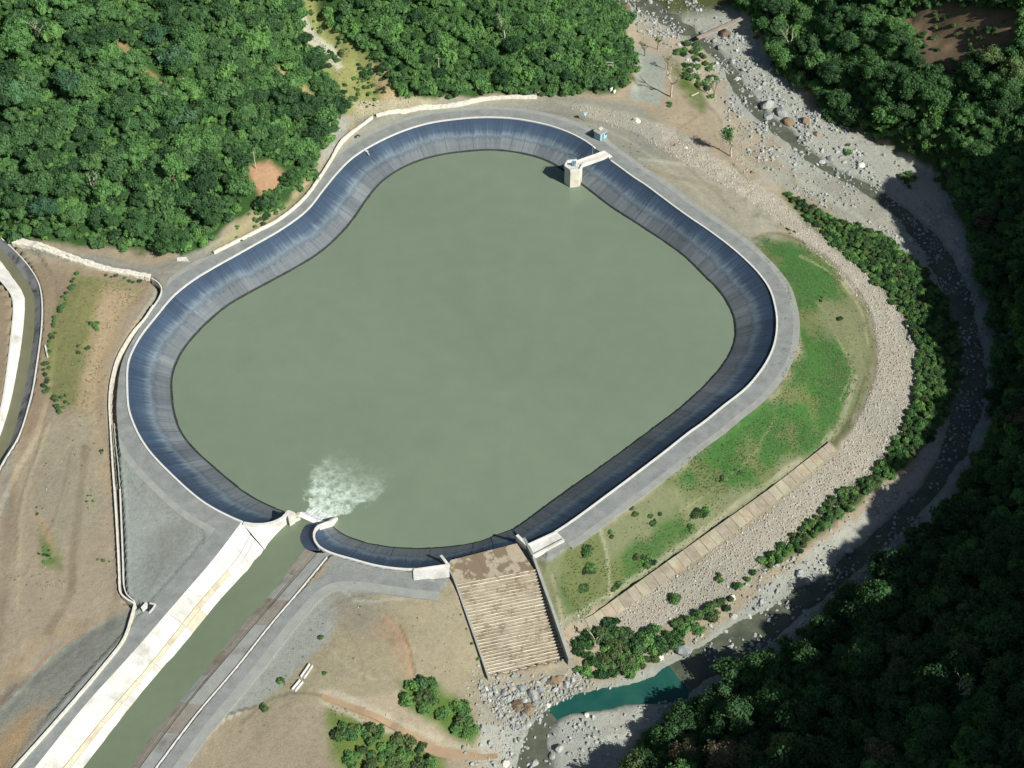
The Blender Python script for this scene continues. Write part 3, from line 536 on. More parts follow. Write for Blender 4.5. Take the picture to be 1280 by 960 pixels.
# foam carried out from the weir: pale where air bubbles rise, same surface
FO = P(398, 645, ZW); FT = P(460, 566, ZW)
def foam():
    import mathutils
    pos = wpos(t); mp = N(t, "ShaderNodeMapping"); ang = math.atan2(FT[1]-FO[1], FT[0]-FO[0]); L = math.hypot(FT[0]-FO[0], FT[1]-FO[1])
    mp.vector_type = 'TEXTURE'; mp.inputs['Location'].default_value = (FO[0], FO[1], ZW); mp.inputs['Rotation'].default_value = (0, 0, ang); mp.inputs['Scale'].default_value = (L, L, 1)
    wn = noise(t, .30, 5, pos, .65); wv = N(t, "ShaderNodeVectorMath", operation='MULTIPLY_ADD'); wv.inputs[1].default_value = (10, 10, 0)
    t.links.new(wn.outputs['Color'], wv.inputs[0]); t.links.new(pos, wv.inputs[2])
    sub = N(t, "ShaderNodeVectorMath", operation='SUBTRACT'); sub.inputs[1].default_value = (5, 5, 0); t.links.new(wv.outputs[0], sub.inputs[0]); t.links.new(sub.outputs[0], mp.inputs[0])
    sp = N(t, "ShaderNodeSeparateXYZ"); t.links.new(mp.outputs[0], sp.inputs[0])
    # plume: u along, v across; width grows then closes
    wid = N(t, "ShaderNodeMapRange"); wid.inputs[1].default_value = 0; wid.inputs[2].default_value = .55; wid.inputs[3].default_value = .15; wid.inputs[4].default_value = .40; t.links.new(sp.outputs[0], wid.inputs[0])
    dv_ = N(t, "ShaderNodeMath", operation='DIVIDE'); t.links.new(sp.outputs[1], dv_.inputs[0]); t.links.new(wid.outputs[0], dv_.inputs[1])
    ab = N(t, "ShaderNodeMath", operation='ABSOLUTE'); t.links.new(dv_.outputs[0], ab.inputs[0])
    e1 = N(t, "ShaderNodeMapRange", interpolation_type='SMOOTHSTEP'); e1.inputs[1].default_value = 1.15; e1.inputs[2].default_value = .85; e1.inputs[3].default_value = 0; e1.inputs[4].default_value = 1; t.links.new(ab.outputs[0], e1.inputs[0])
    e2 = N(t, "ShaderNodeMapRange", interpolation_type='SMOOTHSTEP'); e2.inputs[1].default_value = 1.0; e2.inputs[2].default_value = .2; e2.inputs[3].default_value = 0; e2.inputs[4].default_value = 1; t.links.new(sp.outputs[0], e2.inputs[0])
    e3 = N(t, "ShaderNodeMapRange"); e3.inputs[1].default_value = -.12; e3.inputs[2].default_value = 0; t.links.new(sp.outputs[0], e3.inputs[0])
    mu = N(t, "ShaderNodeMath", operation='MULTIPLY'); t.links.new(e1.outputs[0], mu.inputs[0]); t.links.new(e2.outputs[0], mu.inputs[1])
    mu2 = N(t, "ShaderNodeMath", operation='MULTIPLY'); t.links.new(mu.outputs[0], mu2.inputs[0]); t.links.new(e3.outputs[0], mu2.inputs[1])
    pn = noise(t, .55, 8, pos, .72); pr = ramp(t, pn.outputs[0], [(.38, (.12,)*3), (.62, (1,)*3)])
    mu3 = N(t, "ShaderNodeMath", operation='MULTIPLY'); t.links.new(mu2.outputs[0], mu3.inputs[0]); t.links.new(pr.outputs[0], mu3.inputs[1])
    near = N(t, "ShaderNodeMapRange"); near.inputs[1].default_value = .75; near.inputs[2].default_value = .0; near.inputs[3].default_value = .62; near.inputs[4].default_value = 1.45; t.links.new(sp.outputs[0], near.inputs[0])
    mu4 = N(t, "ShaderNodeMath", operation='MULTIPLY', use_clamp=True); t.links.new(mu3.outputs[0], mu4.inputs[0]); t.links.new(near.outputs[0], mu4.inputs[1])
    c = mixc(t, mu4.outputs[0], rescol, tuple(A(212,228,214,.9))); t.links.new(c, b.inputs['Base Color'])
foam()
M_canal, t, b, _ = water("silty_canal_water", A(112,128,102,.84), A(122,136,112,.84), .3, .05)
M_river, t, b, rc = water("shallow_river_water", A(84,94,80,.7), A(120,124,106,.7), .3, .25, .5, .2)
pos = wpos(t); rn = noise(t, 1.2, 5, pos, .7); f = ramp(t, rn.outputs[0], [(.62, (0,)*3), (.70, (.7,)*3)]).outputs[0]
t.links.new(mixc(t, f, rc, tuple(A(190,200,200,.8))), b.inputs['Base Color'])
M_pool, t, b, _ = water("teal_pool_water", A(24,84,76,.8), A(60,108,96,.8), .3, .09, .25, .25)
M_brownwater, t, b, _ = water("muddy_brown_water", A(164,140,112,.8), A(180,158,130,.8), .35, .2)
M_white_water = simple("white_water", (.88,.9,.9), .5, .03, 1.5)

# ---------------- object helpers ----------------
COLL = sc.collection
def tag(o, label=None, cat=None, group=None, kind=None):
    for k, v in (('label', label), ('category', cat), ('group', group), ('kind', kind)):
        if v: o[k] = v
    return o
def mesh(name, V_, F_, mat=None, smooth=False):
    me = bpy.data.meshes.new(name); me.from_pydata([tuple(map(float, p)) for p in V_], [], [tuple(f) for f in F_]); me.update()
    if mat is not None:
        for q in (mat if isinstance(mat, (list, tuple)) else [mat]): me.materials.append(q)
    if smooth: me.polygons.foreach_set('use_smooth', [True]*len(me.polygons))
    return me
def link(name, me, parent=None, loc=None, rot=None, scale=None):
    o = bpy.data.objects.new(name, me); COLL.objects.link(o)
    if parent is not None: o.parent = parent
    if loc is not None: o.location = loc
    if rot is not None: o.rotation_euler = rot
    if scale is not None: o.scale = scale
    return o
def thing(name, label, cat, loc=(0,0,0), group=None, rz=0):
    o = bpy.data.objects.new(name, None); COLL.objects.link(o); o.location = loc; o.rotation_euler = (0,0,rz); o.empty_display_size = .3
    return tag(o, label, cat, group)
class MB:
    def __init__(s): s.v = []; s.f = []
    def add(s, V_, F_):
        k = len(s.v); s.v += [tuple(map(float, p)) for p in V_]; s.f += [tuple(i + k for i in f) for f in F_]; return s
    def box(s, c, size, rz=0, tilt=None):
        hx, hy, hz = (q/2 for q in size); ca, sa = math.cos(rz), math.sin(rz); P_ = []
        for z in (-hz, hz):
            for x, y in ((-hx,-hy),(hx,-hy),(hx,hy),(-hx,hy)): P_.append((c[0]+x*ca-y*sa, c[1]+x*sa+y*ca, c[2]+z))
        return s.add(P_, [(0,3,2,1),(4,5,6,7),(0,1,5,4),(1,2,6,5),(2,3,7,6),(3,0,4,7)])
    def tube(s, pts, r, n=6):
        pts = [Vector(p) for p in pts]; rs = r if isinstance(r, (list, tuple)) else [r]*len(pts); V_ = []
        for i, p in enumerate(pts):
            d = (pts[min(i+1, len(pts)-1)] - pts[max(i-1, 0)]).normalized(); a = d.orthogonal().normalized(); b_ = d.cross(a)
            for k in range(n):
                an = 2*math.pi*k/n; V_.append(p + (a*math.cos(an) + b_*math.sin(an)) * rs[i])
        F_ = [(i*n+k, i*n+(k+1)%n, (i+1)*n+(k+1)%n, (i+1)*n+k) for i in range(len(pts)-1) for k in range(n)]
        F_ += [tuple(range(n-1, -1, -1)), tuple((len(pts)-1)*n+k for k in range(n))]
        return s.add(V_, F_)
    def prism(s, poly, z0, z1):
        """poly: xy or xyz points; z0, z1 numbers or lists"""
        n = len(poly); a = [z0]*n if np.isscalar(z0) else list(z0); b_ = [z1]*n if np.isscalar(z1) else list(z1)
        V_ = [(p[0], p[1], a[i]) for i, p in enumerate(poly)] + [(p[0], p[1], b_[i]) for i, p in enumerate(poly)]
        return s.add(V_, [tuple(range(n-1,-1,-1)), tuple(range(n, 2*n))] + [(i, (i+1)%n, n+(i+1)%n, n+i) for i in range(n)])
    def sweep(s, path, prof, closed=True):
        """profile [(offset to the left, dz)] swept along a path of xyz points"""
        path = np.asarray(path, float); nn = normals(path); k = len(prof); V_ = []
        for p, q in zip(path, nn):
            for d, z in prof: V_.append((p[0]+q[0]*d, p[1]+q[1]*d, p[2]+z))
        F_ = []; kk = k if closed else k-1
        for i in range(len(path)-1):
            for j in range(kk): F_.append((i*k+j, i*k+(j+1)%k, (i+1)*k+(j+1)%k, (i+1)*k+j))
        if closed: F_ += [tuple(range(k)), tuple((len(path)-1)*k + j for j in range(k-1,-1,-1))]
        return s.add(V_, F_)
    def loft(s, rows):
        n = len(rows[0]); V_ = [p for r in rows for p in r]
        return s.add(V_, [(i*n+j, i*n+j+1, (i+1)*n+j+1, (i+1)*n+j) for i in range(len(rows)-1) for j in range(n-1)])
    def build(s, name, mat, parent=None, smooth=False, fix=True):
        me = mesh(name, s.v, s.f, mat, smooth)
        if fix:
            import bmesh
            bm = bmesh.new(); bm.from_mesh(me); bmesh.ops.recalc_face_normals(bm, faces=bm.faces); bm.to_mesh(me); bm.free()
        return link(name, me, parent)
def slab(quad_top, thick, gap=.02):
    """a plate from four or more top points (xyz), drawn in a little so that joints stay open"""
    q = np.array(quad_top, float); c = q.mean(0); d = c - q; d /= np.linalg.norm(d, axis=1)[:, None] + 1e-9; q = q + d * gap
    n = len(q); V_ = [tuple(p) for p in q] + [(p[0], p[1], p[2]-thick) for p in q]
    return V_, [tuple(range(n)), tuple(range(2*n-1, n-1, -1))] + [(i, n+i, n+(i+1)%n, (i+1)%n) for i in range(n)]

# ---------------- ground sheet ----------------
ny, nx = GX.shape
me = bpy.data.meshes.new("terrain"); me.vertices.add(nx*ny); me.vertices.foreach_set('co', np.stack([GX, GY, Z], -1).astype(np.float32).ravel())
idx = np.arange(nx*ny).reshape(ny, nx); q = np.stack([idx[:-1,:-1], idx[:-1,1:], idx[1:,1:], idx[1:,:-1]], -1).reshape(-1)
nf = (nx-1)*(ny-1); me.loops.add(nf*4); me.loops.foreach_set('vertex_index', q.astype(np.int32)); me.polygons.add(nf)
me.polygons.foreach_set('loop_start', np.arange(0, nf*4, 4, dtype=np.int32)); me.polygons.foreach_set('loop_total', np.full(nf, 4, np.int32)); me.polygons.foreach_set('use_smooth', np.ones(nf, bool))
ca = me.color_attributes.new("place_colour", 'FLOAT_COLOR', 'POINT'); ca.data.foreach_set('color', np.concatenate([COL, np.ones(GX.shape + (1,))], -1).astype(np.float32).ravel())
me.update(); me.validate(); me.materials.append(M_ground)
tag(link("terrain", me), kind='structure')

# ---------------- waters ----------------
def sheet(name, poly, z, mat):
    n = len(poly); return tag(MB().add([(p[0], p[1], z if z is not None else p[2]) for p in poly], [tuple(range(n))]).build(name, mat, fix=False), kind='structure')
wp = np.vstack([offset(watA, 1.5), offset(watB, 1.5)]); o = sheet("reservoir_water", resample(wp, step=2.5), ZW, M_res)
cw = np.vstack([offset(clw, .6) if False else clw, crw[::-1]])
def grow(a, b, d):     # widen a pair of lines away from each other
    v = b - a; v[:, 2] = 0; v /= np.linalg.norm(v, axis=1)[:, None] + 1e-9
    return a - v*d, b + v*d
wl, wr = grow(resample(clw, n=60), resample(crw, n=60), .8)
pool_l = spline(PL([(330,687),(321,698),(335,679.6),(350,665),(360,655),(375,645)][2:], ZC), 5); pool_r = spline(PL([(398,655),(384,655),(377.5,663),(375,673),(378,681),(381.7,686)], ZC), 5)
cpoly = np.vstack([wl[::-1], pool_l + np.array([-.5,.3,0]), pool_r + np.array([.9,0,0]), wr[:]])
o = sheet("canal_water", cpoly, ZC, M_canal)
a2, b2 = grow(c2lw.copy(), c2rw.copy(), .5)
m2 = simple("murky_side_canal_water", A(122,122,98,.84), .5, .1, .2)
tag(MB().loft([a2, b2]).build("side_canal_water", m2, fix=False), kind='structure')
def ribbon(c, widen, name, mat, dz=0.0):
    rows = []
    for f in (-1, -.5, 0, .5, 1):
        q = offset(c[:, :3], c[:, 3]/2*widen*f); q[:, 2] += dz; rows.append(q)
    return tag(MB().loft(rows).build(name, mat, fix=False), kind='structure')
rvs = resample(rv, step=1.5); k = int(np.argmin(np.hypot(*(rvs[:, :2] - np.array(P(852,846,-13.3)[:2])).T))); k2 = int(np.argmin(np.hypot(*(rvs[:, :2] - np.array(P(690,893,-13.6)[:2])).T)))
ribbon(rvs[:k+1], 1.5, "river_water", M_river); ribbon(rvs[k:k2+1], 1.6, "river_pool_water", M_pool); ribbon(rvs[k2:], 1.5, "lower_river_water", M_river)
gul = spline(PL([(402,871,-2.3),(440,884,-3.6),(490,905,-6.2),(540,936,-9.1),(590,945,-11.6),(622,945,-12.9)]), 6)
gz = ground(gul[:,0], gul[:,1]) + .10; gul[:,2] = gz
gg = np.concatenate([gul, np.interp(np.arange(len(gul)), [0, 8, 18, len(gul)-1], [1.0, 2.2, 2.4, 1.2])[:, None]], 1); ribbon(gg, 1, "muddy_rivulet", M_brownwater)

# ---------------- roads ----------------
def road(name, path, d0, d1, z, mat, skirt=.3):
    path = np.array(path); path[:, 2] = 0
    return tag(MB().sweep(path, [(d0, -skirt), (d0, z), (d1, z), (d1, -skirt)], False).build(name, mat), kind='structure')
rA = resample(rimA, step=1.5); rs = int(np.argmin(np.hypot(*(rA[:, :2] - np.array(P(300,651,0)[:2])).T)))
rB = resample(rimB, step=1.0)
BARR = [PL([(267.5,317.5),(320,291),(350,275),(380,250),(399,225),(414,201.5),(427.5,181),(451,163),(471,150.5),(508,141.5),(575,133),(642.5,125.5)], 0), drain]
rp_ = rA[rs+2:-5].copy(); rp_[:, 2] = 0; gap_ = np.minimum(*[dist_line(rp_[:,0], rp_[:,1], q)[0] - o_ for q, o_ in ((BARR[0], .5), (BARR[1], 1.0))])
for _ in range(4): gap_[1:-1] = (gap_[:-2] + gap_[1:-1] + gap_[2:])/3
ins_, out_, sh_ = rp_*1.0, np.clip(gap_, 1.5, 4.4), np.clip(gap_, 1.55, 6.0)
def band_(name, d0, d1, z, mat):
    a_, b_ = offset(rp_, d0), offset(rp_, d1); up = np.array([0, 0, z]); dn = np.array([0, 0, -.3])
    tag(MB().loft([a_+dn, a_+up, b_+up, b_+dn]).build(name, mat), kind='structure')
band_("ring_road", .35, out_, .05, M_asphalt); band_("road_shoulder", np.minimum(out_-.05, sh_-.05), sh_+.05, .035, M_gravelroad)
cr = smooth_path(resample(spline(PL([(119,1062),(195,960),(244,895),(292.6,838),(340,778.6),(373,740),(402,717),(440,712),(480,717),(520,723),(552,726)], 0)), step=1), it=14)
road("canal_road", cr[::-1], .3, 3.0, .05, M_asphalt) if False else tag(MB().sweep(cr, [(-.45,-.3),(-.45,.05),(-3.0,.05),(-3.0,-.3)], False).build("canal_road", M_asphalt), kind='structure')
tag(MB().sweep(cr, [(-3.0,-.3),(-3.0,.035),(-5.2,.035),(-5.2,-.3)], False).build("canal_road_shoulder", M_gravelroad), kind='structure')
clr = resample(cle, step=1.5)
tag(MB().sweep(clr, [(-.1,-.3),(-.1,.05),(-4.3,.04),(-4.3,-.3)], False).build("canal_bank_road", M_asphalt), kind='structure')

# ---------------- reservoir basin ----------------
basin = thing("reservoir_basin", "kidney shaped reservoir basin lined with navy sheet panels, holding the green water", "reservoir basin", (0,0,0))
def lining(rim, wat, key, rr, skip=None):
    L = np.linalg.norm(np.diff(rim, axis=0), axis=1).sum(); npan = int(L / 4.6); n = npan*4 + 1
    Ra, Wa = match(rim, wat, n); s = np.concatenate([[0], np.cumsum(np.linalg.norm(np.diff(Ra, axis=0), axis=1))])
    T = [0, .02, .12, .25, .4, .55, .7, .85, 1.0, 1.25, 1.7]
    dr_ = Wa - Ra; seg = []
    for p in range(npan):
        V_ = []; at_ = []; rnd = rr.random()
        js = range(p*4, p*4+5)
        for jj, j in enumerate(js):
            for tt in T:
                q = Ra[j] + dr_[j]*tt
                q = q + np.array([0, 0, (.04 if jj in (0,) else 0) + (vnoise(np.array([s[j]*.5]), np.array([tt*6.]), 5)[0]-.5)*.10*min(1, tt*4)])
                if jj == 4: q = Ra[j] + dr_[j]*tt + np.array([0,0,-.015])
                V_.append(q); at_.append((s[j], tt, rnd))
        k = len(T); F_ = [(a*k+c, a*k+c+1, (a+1)*k+c+1, (a+1)*k+c) for a in range(4) for c in range(k-1)]
        me = mesh("lining_panel", V_, F_, M_lining, True); A_ = me.attributes.new("slope_uv", 'FLOAT_VECTOR', 'POINT'); A_.data.foreach_set('vector', np.array(at_, np.float32).ravel())
        link("lining_panel", me, basin)
    # raised seam every panel, joined: weld strips
    mb = MB()
    for p in range(0, npan+1):
        j = min(p*4, n-1); d = dr_[j]; tdir = (Ra[min(j+1,n-1)] - Ra[max(j-1,0)]); tdir /= np.linalg.norm(tdir); w_ = tdir*.05
        mb.add([Ra[j]-w_+(0,0,.03), Ra[j]+w_+(0,0,.03), Ra[j]+d*1.1+w_+(0,0,.07), Ra[j]+d*1.1-w_+(0,0,.07)], [(0,1,2,3)])
    return mb, Ra, Wa
rr = random.Random(3)
mbA, RA, WA = lining(rimA, watA, 'A', rr); mbB, RB, WB = lining(rimB[:-0 or None], watB, 'B', rr)
rimC, watC = loft_pair([(560,705),(585,697),(615,688.5),(648,680)], -1.25, [(575,681.5),(600,676.3),(625,666.3),(640,661)], ZW, 1)
mbC, _, _ = lining(rimC, watC, 'C', rr); mbA.add(mbC.v, mbC.f)
M_seam = simple("seam_weld", A(92,104,124,.8), .5, .15)
o = mbA.add(mbB.v, mbB.f).build("seam", M_seam, basin); o['kind'] = 'stuff'
prof = [(-.05,-.4),(-.05,.28),(.40,.28),(.40,-.4)]
br0 = int(np.argmin(np.hypot(*(rA[:, :2] - np.array(P(748,191,0)[:2])).T))); br1 = int(np.argmin(np.hypot(*(rA[:, :2] - np.array(P(762,201,0)[:2])).T)))
MB().sweep(rA[rs:br0], prof).build("coping", M_kerb, basin); MB().sweep(rA[br1:], prof).build("coping", M_kerb, basin); MB().sweep(rB[1:-7], prof).build("coping", M_kerb, basin)

# crest and chute of the spillway
spill = thing("spillway", "stepped concrete spillway stained brown, running from the reservoir rim down to the river", "spillway", tuple(CREST.mean(0)))
def sub(mb, name, mat, parent, origin):
    o = mb.build(name, mat); o.data.transform(Matrix.Translation(-Vector(origin))); o.location = (0,0,0); o.parent = parent; return o
so = tuple(CREST.mean(0))
c0, c1, c2_, c3 = CREST      # res-left, res-right, down-right, down-left
nc = 5
M_crest = simple("patchy_crest_concrete", A(190,180,156,.8), .9, .1, .9, .2)
tt = M_crest.node_tree; bb = [x for x in tt.nodes if x.type == 'BSDF_PRINCIPLED'][0]; n_ = noise(tt, .32, 6, wpos(tt), .65)
src = bb.inputs['Base Color'].links[0].from_socket
tt.links.new(mixc(tt, ramp(tt, n_.outputs[0], [(.49, (0,)*3), (.53, (.85,)*3)]).outputs[0], src, tuple(A(134,116,94,.8))), bb.inputs['Base Color'])
for i in range(nc):
    a, b_ = i/nc, (i+1)/nc; top = [c0+(c1-c0)*a, c0+(c1-c0)*b_, c3+(c2_-c3)*b_, c3+(c2_-c3)*a]
    V_, F_ = slab(top, 1.2, .03); sub(MB().add(V_, F_), "crest_slab", M_crest, spill, so)
V_, F_ = slab([c0+(0,0,-.02), c1+(0,0,-.02), c1+np.array([0,3.2,-1.9]), c0+np.array([0,3.2,-1.9])], .4); 
NS = 30
tl, tr, bl, brr = (np.array(q) for q in (CH_T[0], CH_T[1], CH_B[0], CH_B[1]))
M_step = simple("pale_step_nose", A(230,226,206,.85), .9, .12, .6, .2, tint=A(204,194,168,.8)); M_pan = simple("silted_step_pan", A(184,174,152,.85), .9, .16, .5, .2, tint=A(150,134,110,.85))
for mm_, lo_s in ((M_step, .56), (M_pan, .52)):
    tt = mm_.node_tree; bb = [x for x in tt.nodes if x.type == 'BSDF_PRINCIPLED'][0]; n_ = noise(tt, .55, 6, wpos(tt), .7); src = bb.inputs['Base Color'].links[0].from_socket
    tt.links.new(mixc(tt, ramp(tt, n_.outputs[0], [(lo_s, (0,)*3), (lo_s+.06, (.7,)*3)]).outputs[0], src, tuple(A(142,124,100,.8))), bb.inputs['Base Color'])
for i in range(NS):
    a, b_ = i/NS, (i+1)/NS; pl = tl+(bl-tl)*a; pr_ = tr+(brr-tr)*a; ql = tl+(bl-tl)*b_; qr = tr+(brr-tr)*b_
    zt = pl[2] + .02; ridge = .34
    dirv = (ql-pl); dirv[2] = 0
    # tread tilted back a little with a raised nose, like the photo's light ridges and brown pans
    def row(f, dz): return [(p0 + (p1-p0)*f)[:2].tolist() + [zt - (pl[2]-ql[2]) * 0 + dz] for p0, p1 in ((pl, ql), (pr_, qr))]
    wob = [rr.uniform(-.04, .04) for _ in range(2)]
    rows = [row(0, -.6), row(0.001, -.20), row(.56, -.26+wob[0]), row(.64, ridge-.2), row(.98, ridge-.2+wob[1]), row(1.0, -1.2)]
    mb = MB(); cols = []
    for c in range(13): cols.append([tuple(np.array(r[0])+(np.array(r[1])-np.array(r[0]))*(-.02+1.04*c/12) + np.array([0,0,rr.uniform(-.03,.03) if 0 < q < 5 else 0])) for q, r in enumerate(rows)])
    mb.loft(cols); o = sub(mb, "step", M_pan, spill, so); o.data.materials.append(M_step)
    for fi, pf in enumerate(o.data.polygons): pf.material_index = 1 if fi % 5 in (2, 3) else 0
# end slab
e0 = [(613,851,-11.9),(708,829,-11.9),(716,842,-12.1),(616,862,-12.1)]
V_, F_ = slab([bl+(0,0,-.1), brr+(0,0,-.1), np.array(P(716,839,-11.5)), np.array(P(616,861,-11.5))], .8); sub(MB().add(V_, F_), "end_slab", M_tan, spill, so)
def wallrun(pts, thick, name, mat, parent, origin, down=2.5):
    """pts: top centre line (x,y,z)"""
    path = resample(np.array(pts, float), step=1.2)
    return sub(MB().sweep(path, [(-thick/2, -down), (-thick/2, 0), (thick/2, 0), (thick/2, -down)]), name, mat, parent, origin)
M_wall = simple("grey_wall_concrete", A(160,164,158,.8), .88, .1, .6, .2)
wallrun([P(655,672,.4), P(666,693,.6), P(690,759,-3.9), P(712,823,-9.0)], .6, "side_wall", M_wall, spill, so, 3.4)
wallrun([P(557,704,.2), P(567,721,-.2), P(588,780,-4.7), P(611,847,-9.9)], .4, "side_wall", M_wall, spill, so, 2.2)
wallrun([P(646,668.5,.35), P(659,681,.35)], .7, "abutment_wall", M_white, spill, so, 3.5); wallrun([P(551,694,.2), P(560.5,706,.2)], .6, "abutment_wall", M_white, spill, so, 3)
V_, F_ = slab([P(516,711.5,.32), P(561,704.5,.32), P(562,719,.30), P(517,724.5,.30)], .7); sub(MB().add(V_, F_), "wing_slab", M_white, spill, so)
V_, F_ = slab([P(659,680,.32), P(696,664.5,.32), P(705,674,.30), P(665,694,.30)], .7); sub(MB().add(V_, F_), "wing_slab", M_white, spill, so)
wallrun([P(666,694.5,.75), P(705,674,.75)], .5, "wing_parapet", M_white, spill, so, 1.2); wallrun([P(660,680.5,.6), P(695,664.5,.6)], .4, "wing_parapet", M_white, spill, so, 1.0)
wallrun([P(517,711.5,.6), P(560,705.5,.6)], .35, "wing_parapet", M_white, spill, so, 1.0)

# ---------------- canal banks ----------------
def bank(name, label, E, B, Wl, mats, start=0.0, seed=1, step=5.5, skipmat=None):
    root = thing(name, label, "canal bank", tuple(np.array(E).mean(0)))
    og = tuple(root.location); n = int(np.linalg.norm(np.diff(E, axis=0), axis=1).sum() / step)
    E, B, Wl = resample(E, n=n*2+1), resample(B, n=n*2+1), resample(Wl, n=n*2+1); rr = random.Random(seed)
    W2 = Wl + (Wl - B) * .8
    for i in range(n):
        j = 2*i
        def quad(a, b_, f0, f1, dz=0):
            r = []
            for k in (j, j+1, j+2): r.append(a[k]*(1-f0)+b_[k]*f0 + (0,0,dz))
            for k in (j+2, j+1, j): r.append(a[k]*(1-f1)+b_[k]*f1 + (0,0,dz))
            return r
        for nm, q, mm in (("upper_slab", quad(E, B, 0, .97), mats[0](i)), ("berm_slab", quad(B, Wl, 0, .34, -.10), mats[1](i)), ("lower_slab", quad(B, W2, .20, 1, -.02), mats[2](i))):
            V_, F_ = slab(q, .3, .022); sub(MB().add(V_, F_), nm, mm, root, og)
    return root
cLe, cLb, cLw = resample(cle, n=60), resample(clb, n=60), resample(clw, n=60)
M_blackened = simple("blackened_slab_concrete", (.62,.61,.55), .88, .1, .6, .2, tint=(.30,.30,.27))  # darker stained concrete for a single left bank slab
bank("canal_bank", "sunlit white concrete slab bank on the upper left side of the canal", cLe, cLb, cLw, (lambda i: M_white if i not in (4,) else M_blackened, lambda i: M_berm if i > 1 else M_white, lambda i: M_white if i != 4 else M_berm), seed=2)
bank("canal_bank", "grey and brown stained concrete bank on the lower right side of the canal", cre, crb, crw, (lambda i: M_brown if i in (2, 6, 9, 13) else M_conc, lambda i: M_brown, lambda i: M_conc if i % 4 == 1 else M_brown), seed=4, step=7)
o = MB().sweep(resample(cre, step=1.5)[1:], [(-.12,-.3),(-.12,.16),(.16,.16),(.16,-.3)]).build("canal_kerb", M_kerb); tag(o, "thin pale kerb between the grey canal bank and its asphalt road", "kerb")
# side canal at the left edge
def two_bank(name, label, Aa, Bb, m1):
    root = thing(name, label, "canal bank", tuple(np.array(Aa).mean(0))); og = tuple(root.location); n = 26
    a_, b_ = resample(Aa, n=n+1), resample(Bb, n=n+1); b_ = b_ + (b_ - a_)*.4
    for i in range(n):
        V_, F_ = slab([a_[i], a_[i+1], b_[i+1], b_[i]], .3, .03); sub(MB().add(V_, F_), "bank_slab", m1, root, og)
M_stained = simple("black_streaked_concrete", A(150,152,150,.8), .9, .1, .8, .2, tint=A(74,74,76,.8))
two_bank("side_canal_bank", "white slab bank on the outer side of the narrow canal at the left edge", c2l, c2lw, M_white)
two_bank("side_canal_bank", "grey bank with black streaks on the inner side of the narrow left canal", c2r, c2rw, M_stained)
for L_, lab in ((c2l, "pale kerb on the outer edge of the narrow left canal"), (c2lw, None), (c2rw, None), (c2r, "pale kerb on the inner edge of the narrow left canal")):
    if lab: tag(MB().sweep(resample(L_ + np.array([0,0,0]), step=1.5), [(-.15,-.3),(-.15,.18),(.15,.18),(.15,-.3)]).build("canal_kerb", M_kerb), lab, "kerb")

# ---------------- inlet where the canal spills into the reservoir ----------------
inlet = thing("inlet_structure", "flared white concrete inlet with a weir where the canal spills into the reservoir", "canal inlet", P(385,655,0)); io = tuple(inlet.location)
def loftpart(name, top, zt, bot, zb, mat, n=24, ext=0.0):
    a_ = resample(spline(PL(top, zt)), n=n); b_ = resample(spline(PL(bot, zb)), n=n); b_ = b_ + (b_-a_)*ext
    return sub(MB().loft([a_, a_*.66+b_*.34, a_*.33+b_*.67, b_]), name, mat, inlet, io)
EDGE = [(301,652.5),(316,655),(331,655),(344,651.5),(354,646),(361,638.5),(368.5,640.5)]
o = loftpart("flared_slab", [(302,652.5),(318,655),(336,654.5),(350,649),(358,643),(363,639.5),(368,641)], .06, [(331,687),(334,681),(339,675),(346,667),(354,659),(361,653.5),(372,648)], ZC, M_white, ext=.25)
wallrun([P(*q, .25) for q in [(304,653.5),(318,655.5),(331,655.2),(344,652),(354,646.5),(361,638.5)]], .7, "curved_wall", M_white, inlet, io, 5)
V_, F_ = slab([P(357,640,.2), P(361,637.5,.2), P(369,640.5,.2), P(367,645,.15), P(361,649,.1)], 6, 0); sub(MB().add(V_, F_), "nose_wall", M_white, inlet, io)
wallrun([P(361,652.5,-1.6), P(368,649.5,-1.7), P(375,646.5,-1.8)], .35, "guide_wall", M_white, inlet, io, 3)
wallrun([P(367,643,-1.0), P(372,642.5,-2.2), P(376,641,-2.6)], .9, "guide_wall", M_berm, inlet, io, 4)
loftpart("dark_apron", [(413.5,691),(400,684),(393.2,676),(391.7,668),(394,661),(398,656)], .02, [(381.7,686.5),(378,681),(375,673),(377.5,663),(383,656),(392,653.5)], ZC, M_lining if False else simple("apron_painted_shade", A(84,98,122,.8), .6, .1), ext=.3)  # the apron's shade is put into its dark blue colour
loftpart("reservoir_side_slab", [(393.4,676),(391.9,669),(393.5,662),(398,656),(406,652.5)], .10, [(396.5,670.5),(402,667),(409,662.5),(414,655.5),(420,647.5)], -5.0, M_white, ext=.35)
wallrun([P(*q, .22) for q in [(400,684),(394,677),(391.7,668),(394,661),(398.5,656)]], .45, "curved_wall", M_white, inlet, io, .9)
wallrun([P(398,657,.1), P(408,652.5,-1.8), P(421,646.2,-4.6)], .5, "guide_wall", M_white, inlet, io, 4)
cr0, cr1 = np.array(P(374,643,ZC-.02)), np.array(P(402,656,ZC-.02)); nrm = np.array([-(cr1-cr0)[1], (cr1-cr0)[0], 0]); nrm /= np.linalg.norm(nrm)
if nrm[1] < 0: nrm = -nrm
V_, F_ = slab([cr0-nrm*.3, cr1-nrm*.3, cr1+nrm*.5, cr0+nrm*.5], 4, 0); sub(MB().add(V_, F_), "weir_crest", M_conc, inlet, io)
